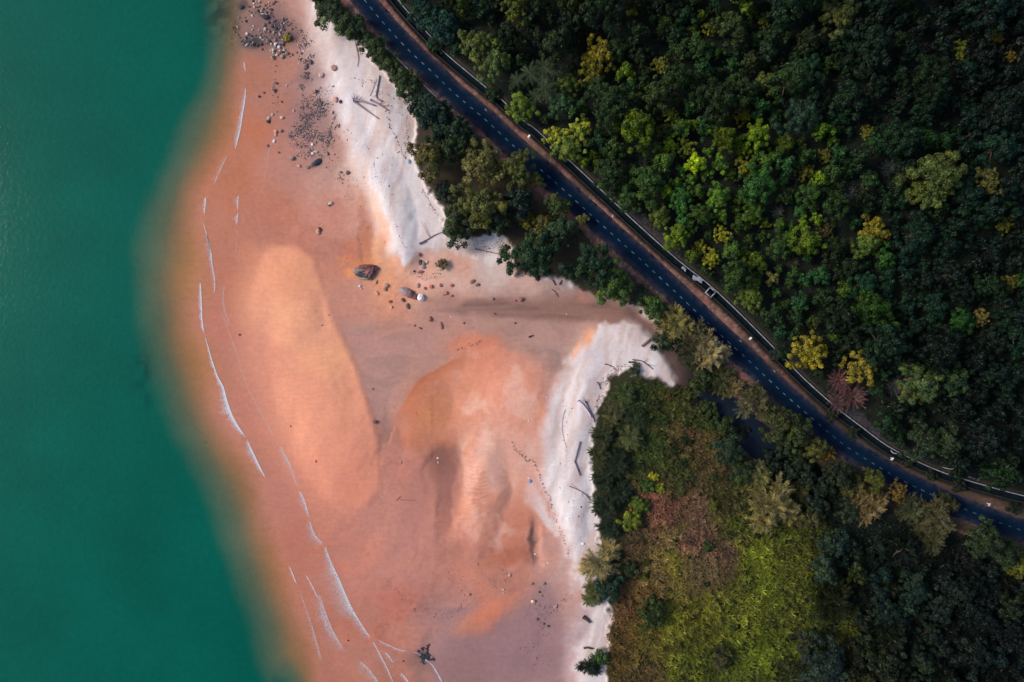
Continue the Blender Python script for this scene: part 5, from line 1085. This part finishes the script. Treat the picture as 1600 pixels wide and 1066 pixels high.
WR = along([(604,170),(610,195),(618,215),(628,238),(634,248)], 110, 2.2) + along([(660,298),(668,312),(676,326),(684,336)], 60, 2.2) + along([(572,225),(582,245),(586,268),(590,300)], 26, 1) + along([(800,690),(806,702),(818,712),(822,720),(834,720),(842,738),(848,755),(857,775),(863,790),(870,815),(880,842),(889,868)], 330, 2.4) + along([(617,345),(624,368),(634,388)], 24, 1) + along([(606,905),(622,928),(645,945),(680,962),(705,958),(730,940)], 90, 5) + along([(712,546),(730,541),(745,537),(752,533)], 70, 3) + along([(640,425),(660,436),(680,430),(690,420)], 60, 5) + along([(560,125),(580,135),(600,150),(625,170),(640,200)], 130, 9) + along([(640,230),(632,225),(636,212)], 70, 6) + along([(845,930),(848,960),(852,985)], 90, 7) + along([(790,895),(780,910),(770,925)], 40, 8) + along([(740,380),(775,385),(800,380)], 110, 9) + along([(868,446),(872,456),(864,462)], 30, 3) + along([(945,600),(955,585),(975,572)], 170, 8) + along([(930,640),(935,624),(945,612)], 60, 5) + along([(890,930),(875,945),(862,948)], 50, 4) + [(760,900,60,60,40,0),(840,1000,46,60,90,0),(720,500,120,24,30,0),(570,330,40,70,30,0),(880,740,24,120,60,0),(600,230,40,90,60,0)]
pebbles('wrack_line', WR, 'scattered brown driftweed and twigs along the tide lines', (.3, .8), 4, [(140,98,88),(116,84,78),(156,112,98),(100,78,76)], 'driftweed', 1.9)
pebbles('sea_weed_patch', [(664,1026,10,7,260,30),(668,1012,3,9,60,20)], 'dark weed patch in the shallows at the bottom', (.5, 1.2), 14, [(34,40,50),(44,50,60)], 'seaweed', 2.2)

# ------------------------------------------------------------------ driftwood
def log(pts, r0, r1, col, label, branches=(), lift=.1, name='drift_log'):
    p = [PV(x, y, float(gz(x, y)[0]) + lift + r0 * .5) for x, y in (cat(pts, 4) if len(pts) > 2 else pts)]
    o0 = p[0].copy(); parts = [tube([q - o0 for q in p], np.linspace(r0, r1, len(p)))]
    for bp, b0, b1 in branches:
        q = [PV(x, y, float(gz(x, y)[0]) + lift + r0 * .6 + .15 * i) - o0 for i, (x, y) in enumerate(bp)]; parts.append(tube(q, np.linspace(b0, b1, len(q))))
    v, f = join(parts); o_ = ob(name, mesh_np(name, v, f, m_wood, smooth=False)); o_.location = o0; o_.color = tuple(float(q) for q in lin(np.array(col) * .8 + np.array((176, 158, 160)) * .2)) + (1,); return tag(o_, label, 'driftwood', 'driftwood on the beach')
GW = (150, 134, 146)
log([(552,156),(566,158),(586,165)], .42, .18, GW, 'thick grey fallen trunk with roots on the upper white sand', [([(553,157),(549,150)], .18, .05), ([(554,156),(553,146)], .16, .04), ([(556,156),(562,149)], .14, .04), ([(560,157),(566,151)], .12, .03)])
log([(553,158),(572,172),(592,186)], .3, .1, (140, 122, 132), 'long grey trunk slanting down from the rooted fallen trunk')
log([(579,156),(590,162),(607,173)], .3, .12, (144, 128, 140), 'grey log right of the rooted fallen trunk', [([(592,163),(600,158)], .12, .04), ([(596,166),(604,165)], .12, .04)])
log([(593,118),(590,136),(588,152),(597,158)], .14, .2, (132, 112, 118), 'upright thin pole above the fallen logs', [([(589,148),(581,152)], .1, .04)])
log([(578,150),(583,138),(588,124)], .06, .05, (140, 120, 124), 'thin stick left of the thin pole')
log([(555,66),(560,90),(558,104)], .08, .05, (120, 96, 100), 'curved dry branch on the sand under the long guardrail')
log([(655,381),(668,374),(680,367),(696,361)], .16, .07, (120, 92, 94), 'dry branch lying below the leafy dark bush', [([(672,372),(666,362),(658,346)], .08, .04)])
log([(655,381),(665,377)], .26, .2, (180, 164, 176), 'short pale stump at the end of the dry branch')
log([(742,389),(765,394),(786,398)], .12, .08, (124, 92, 92), 'thin brown stick below the sandy clearing')
log([(864,438),(868,446)], .18, .1, (84, 62, 66), 'short dark log under the broad dark tree'); log([(874,445),(878,438)], .2, .1, (84, 62, 66), 'short dark log leaning right of the other dark log')
log([(862,452),(868,457),(872,464)], .1, .08, (110, 76, 76), 'small brown sticks on pink sand right of dark logs')
log([(1003,541),(1010,535),(1016,530)], .3, .26, (134, 104, 104), 'stout brown log at the tip of white sand by creek')
log([(906,690),(902,706),(898,721)], .2, .16, (136, 116, 122), 'straight grey log on white sand, upper of a bent pair'); log([(898,721),(902,732),(906,743)], .2, .15, (128, 110, 116), 'straight grey log on white sand, lower of a bent pair')
log([(915,627),(920,638),(926,650),(929,660)], .16, .1, (96, 80, 92), 'dark curved branch at the spit corner', [([(919,636),(914,628),(908,624)], .08, .04), ([(917,631),(919,622)], .07, .03), ([(915,628),(910,620)], .07, .03)])
log([(903,626),(910,632),(918,642),(924,652)], .3, .18, (208, 200, 216), 'pale bleached log below the dark curved branch')
log([(988,562),(1002,564),(1010,569),(1020,577)], .14, .1, (100, 82, 84), 'bent brown branch above the small tip casuarina', [([(1010,569),(1022,572)], .06, .03), ([(1006,566),(1012,560)], .05, .03)])
log([(982,566),(992,566)], .2, .18, (60, 58, 60), 'short black log at the tip of the spit'); log([(945,569),(950,570),(957,573)], .16, .1, (110, 90, 96), 'small grey stick left of spit tip')
log([(933,597),(936,602),(938,608)], .14, .12, (124, 88, 90), 'forked brown stick on the white sand of spit', [([(936,602),(938,597)], .1, .06)])
log([(883,640),(879,655),(878,670),(881,685),(885,700)], .05, .04, (150, 136, 146), 'long thin pale stick on the white sand'); log([(903,733),(906,742)], .16, .1, (90, 74, 78), 'short dark stick below the bent log pair')
log([(890,760),(902,765),(914,772),(922,782)], .1, .08, (120, 98, 104), 'long drift branch reaching out of the spit casuarinas', [([(902,765),(896,758)], .05, .03), ([(910,770),(908,778)], .05, .03), ([(916,775),(924,776)], .06, .03)])
log([(911,964),(917,968),(922,973)], .5, .3, (52, 46, 50), 'short thick black log on the lower white sand'); log([(912,1013),(918,1012),(926,1014)], .3, .2, (62, 46, 48), 'black log at the bottom by the dark casuarina')
log([(619,782),(626,776)], .05, .05, (150, 92, 80), 'tiny stick on the pink sandflat'); log([(626,781),(640,782),(650,782)], .06, .04, (150, 96, 84), 'thin twig on the pink sandflat below right of the tiny stick')
log([(826,527),(833,524)], .2, .12, (100, 78, 76), 'small dark stick in the grey lagoon'); log([(936,711),(924,716)], .12, .08, (110, 90, 94), 'thin stick under spit casuarinas')
log([(1472,730),(1485,733),(1496,731),(1503,727)], .1, .06, (170, 176, 186), 'pale curved fallen branch behind the lower drain', lift=1.0); log([(1546,738),(1556,743),(1566,746)], .12, .1, (190, 196, 204), 'straight pale fallen pole in dark forest near right edge', lift=1.0)
log([(1528,751),(1532,746)], .08, .06, (150, 160, 170), 'short pale stick crossing the lower drain', lift=1.0); log([(1588,756),(1588,746)], .09, .07, (120, 140, 146), 'upright pale stick at the right edge by the drain', lift=1.0)
log([(1514,745),(1524,748)], .1, .08, (180, 186, 194), 'short pale pole just above the lower drain', lift=1.0); log([(1392,704),(1396,708),(1402,709)], .14, .1, (170, 176, 182), 'bent pale branch over the drain at bend', lift=.9)

# ------------------------------------------------------------------ small litter
def litter(px, py, r, col, label, cat='litter', seed=0):
    bm = bmesh.new(); bmesh.ops.create_icosphere(bm, subdivisions=2, radius=1); rq = np.random.default_rng(seed)
    for v in bm.verts: v.co.z *= .35; v.co *= 1 + .5 * (vnoise(np.array([v.co.x * 1.5 + seed]), np.array([v.co.y * 1.5]), 5)[0] - .5)
    me = bpy.data.meshes.new('litter'); bm.to_mesh(me); bm.free(); me.materials.append(m_plain); o_ = ob('litter_scrap', me); o_.location = PV(px, py, float(gz(px, py)[0]) + r * S * .2); o_.scale = (r * S, r * S * .7, r * S); o_.rotation_euler = (0, 0, rq.uniform(0, 6)); o_.color = tuple(float(q) for q in lin(col)) + (1,); tag(o_, label, cat, 'litter on the beach')
for i, (x, y, r, c, lb) in enumerate([(828,752,3.2,(110,140,190),'blue plastic scrap at the head of the white sand tongue'),(826,747,1.5,(226,226,232),'white scrap above the blue plastic scrap'),(639,252,4,(150,176,200),'blue grey plastic sheet under the olive tree'),(684,716,1.8,(240,236,236),'white scrap in the dark hollow of the sandflat'),(685,723,2.2,(190,160,150),'pale brown scrap just below the white scrap'),(908,792,1.6,(20,20,26),'small black ball on the white sand'),(911,850,2.6,(236,240,246),'white bottle lying above the straw coloured casuarina'),(836,866,1.6,(236,228,226),'white fleck beside the dark streak'),(856,880,1.3,(240,236,236),'white fleck right of the dark streak'),(704,495,1.1,(238,230,226),'white shell on the grey lagoon bed'),(885,491,1.1,(230,220,216),'white shell by the brown channel'),(826,658,1.5,(238,214,206),'pale scrap on the orange flat near the white sand'),(888,384,2.0,(214,150,60),'orange fleck of litter among roadside trees'),(854,621,1.4,(230,214,214),'pale fleck at the edge of the white sand')]): litter(x, y, r, c, lb, seed=i)
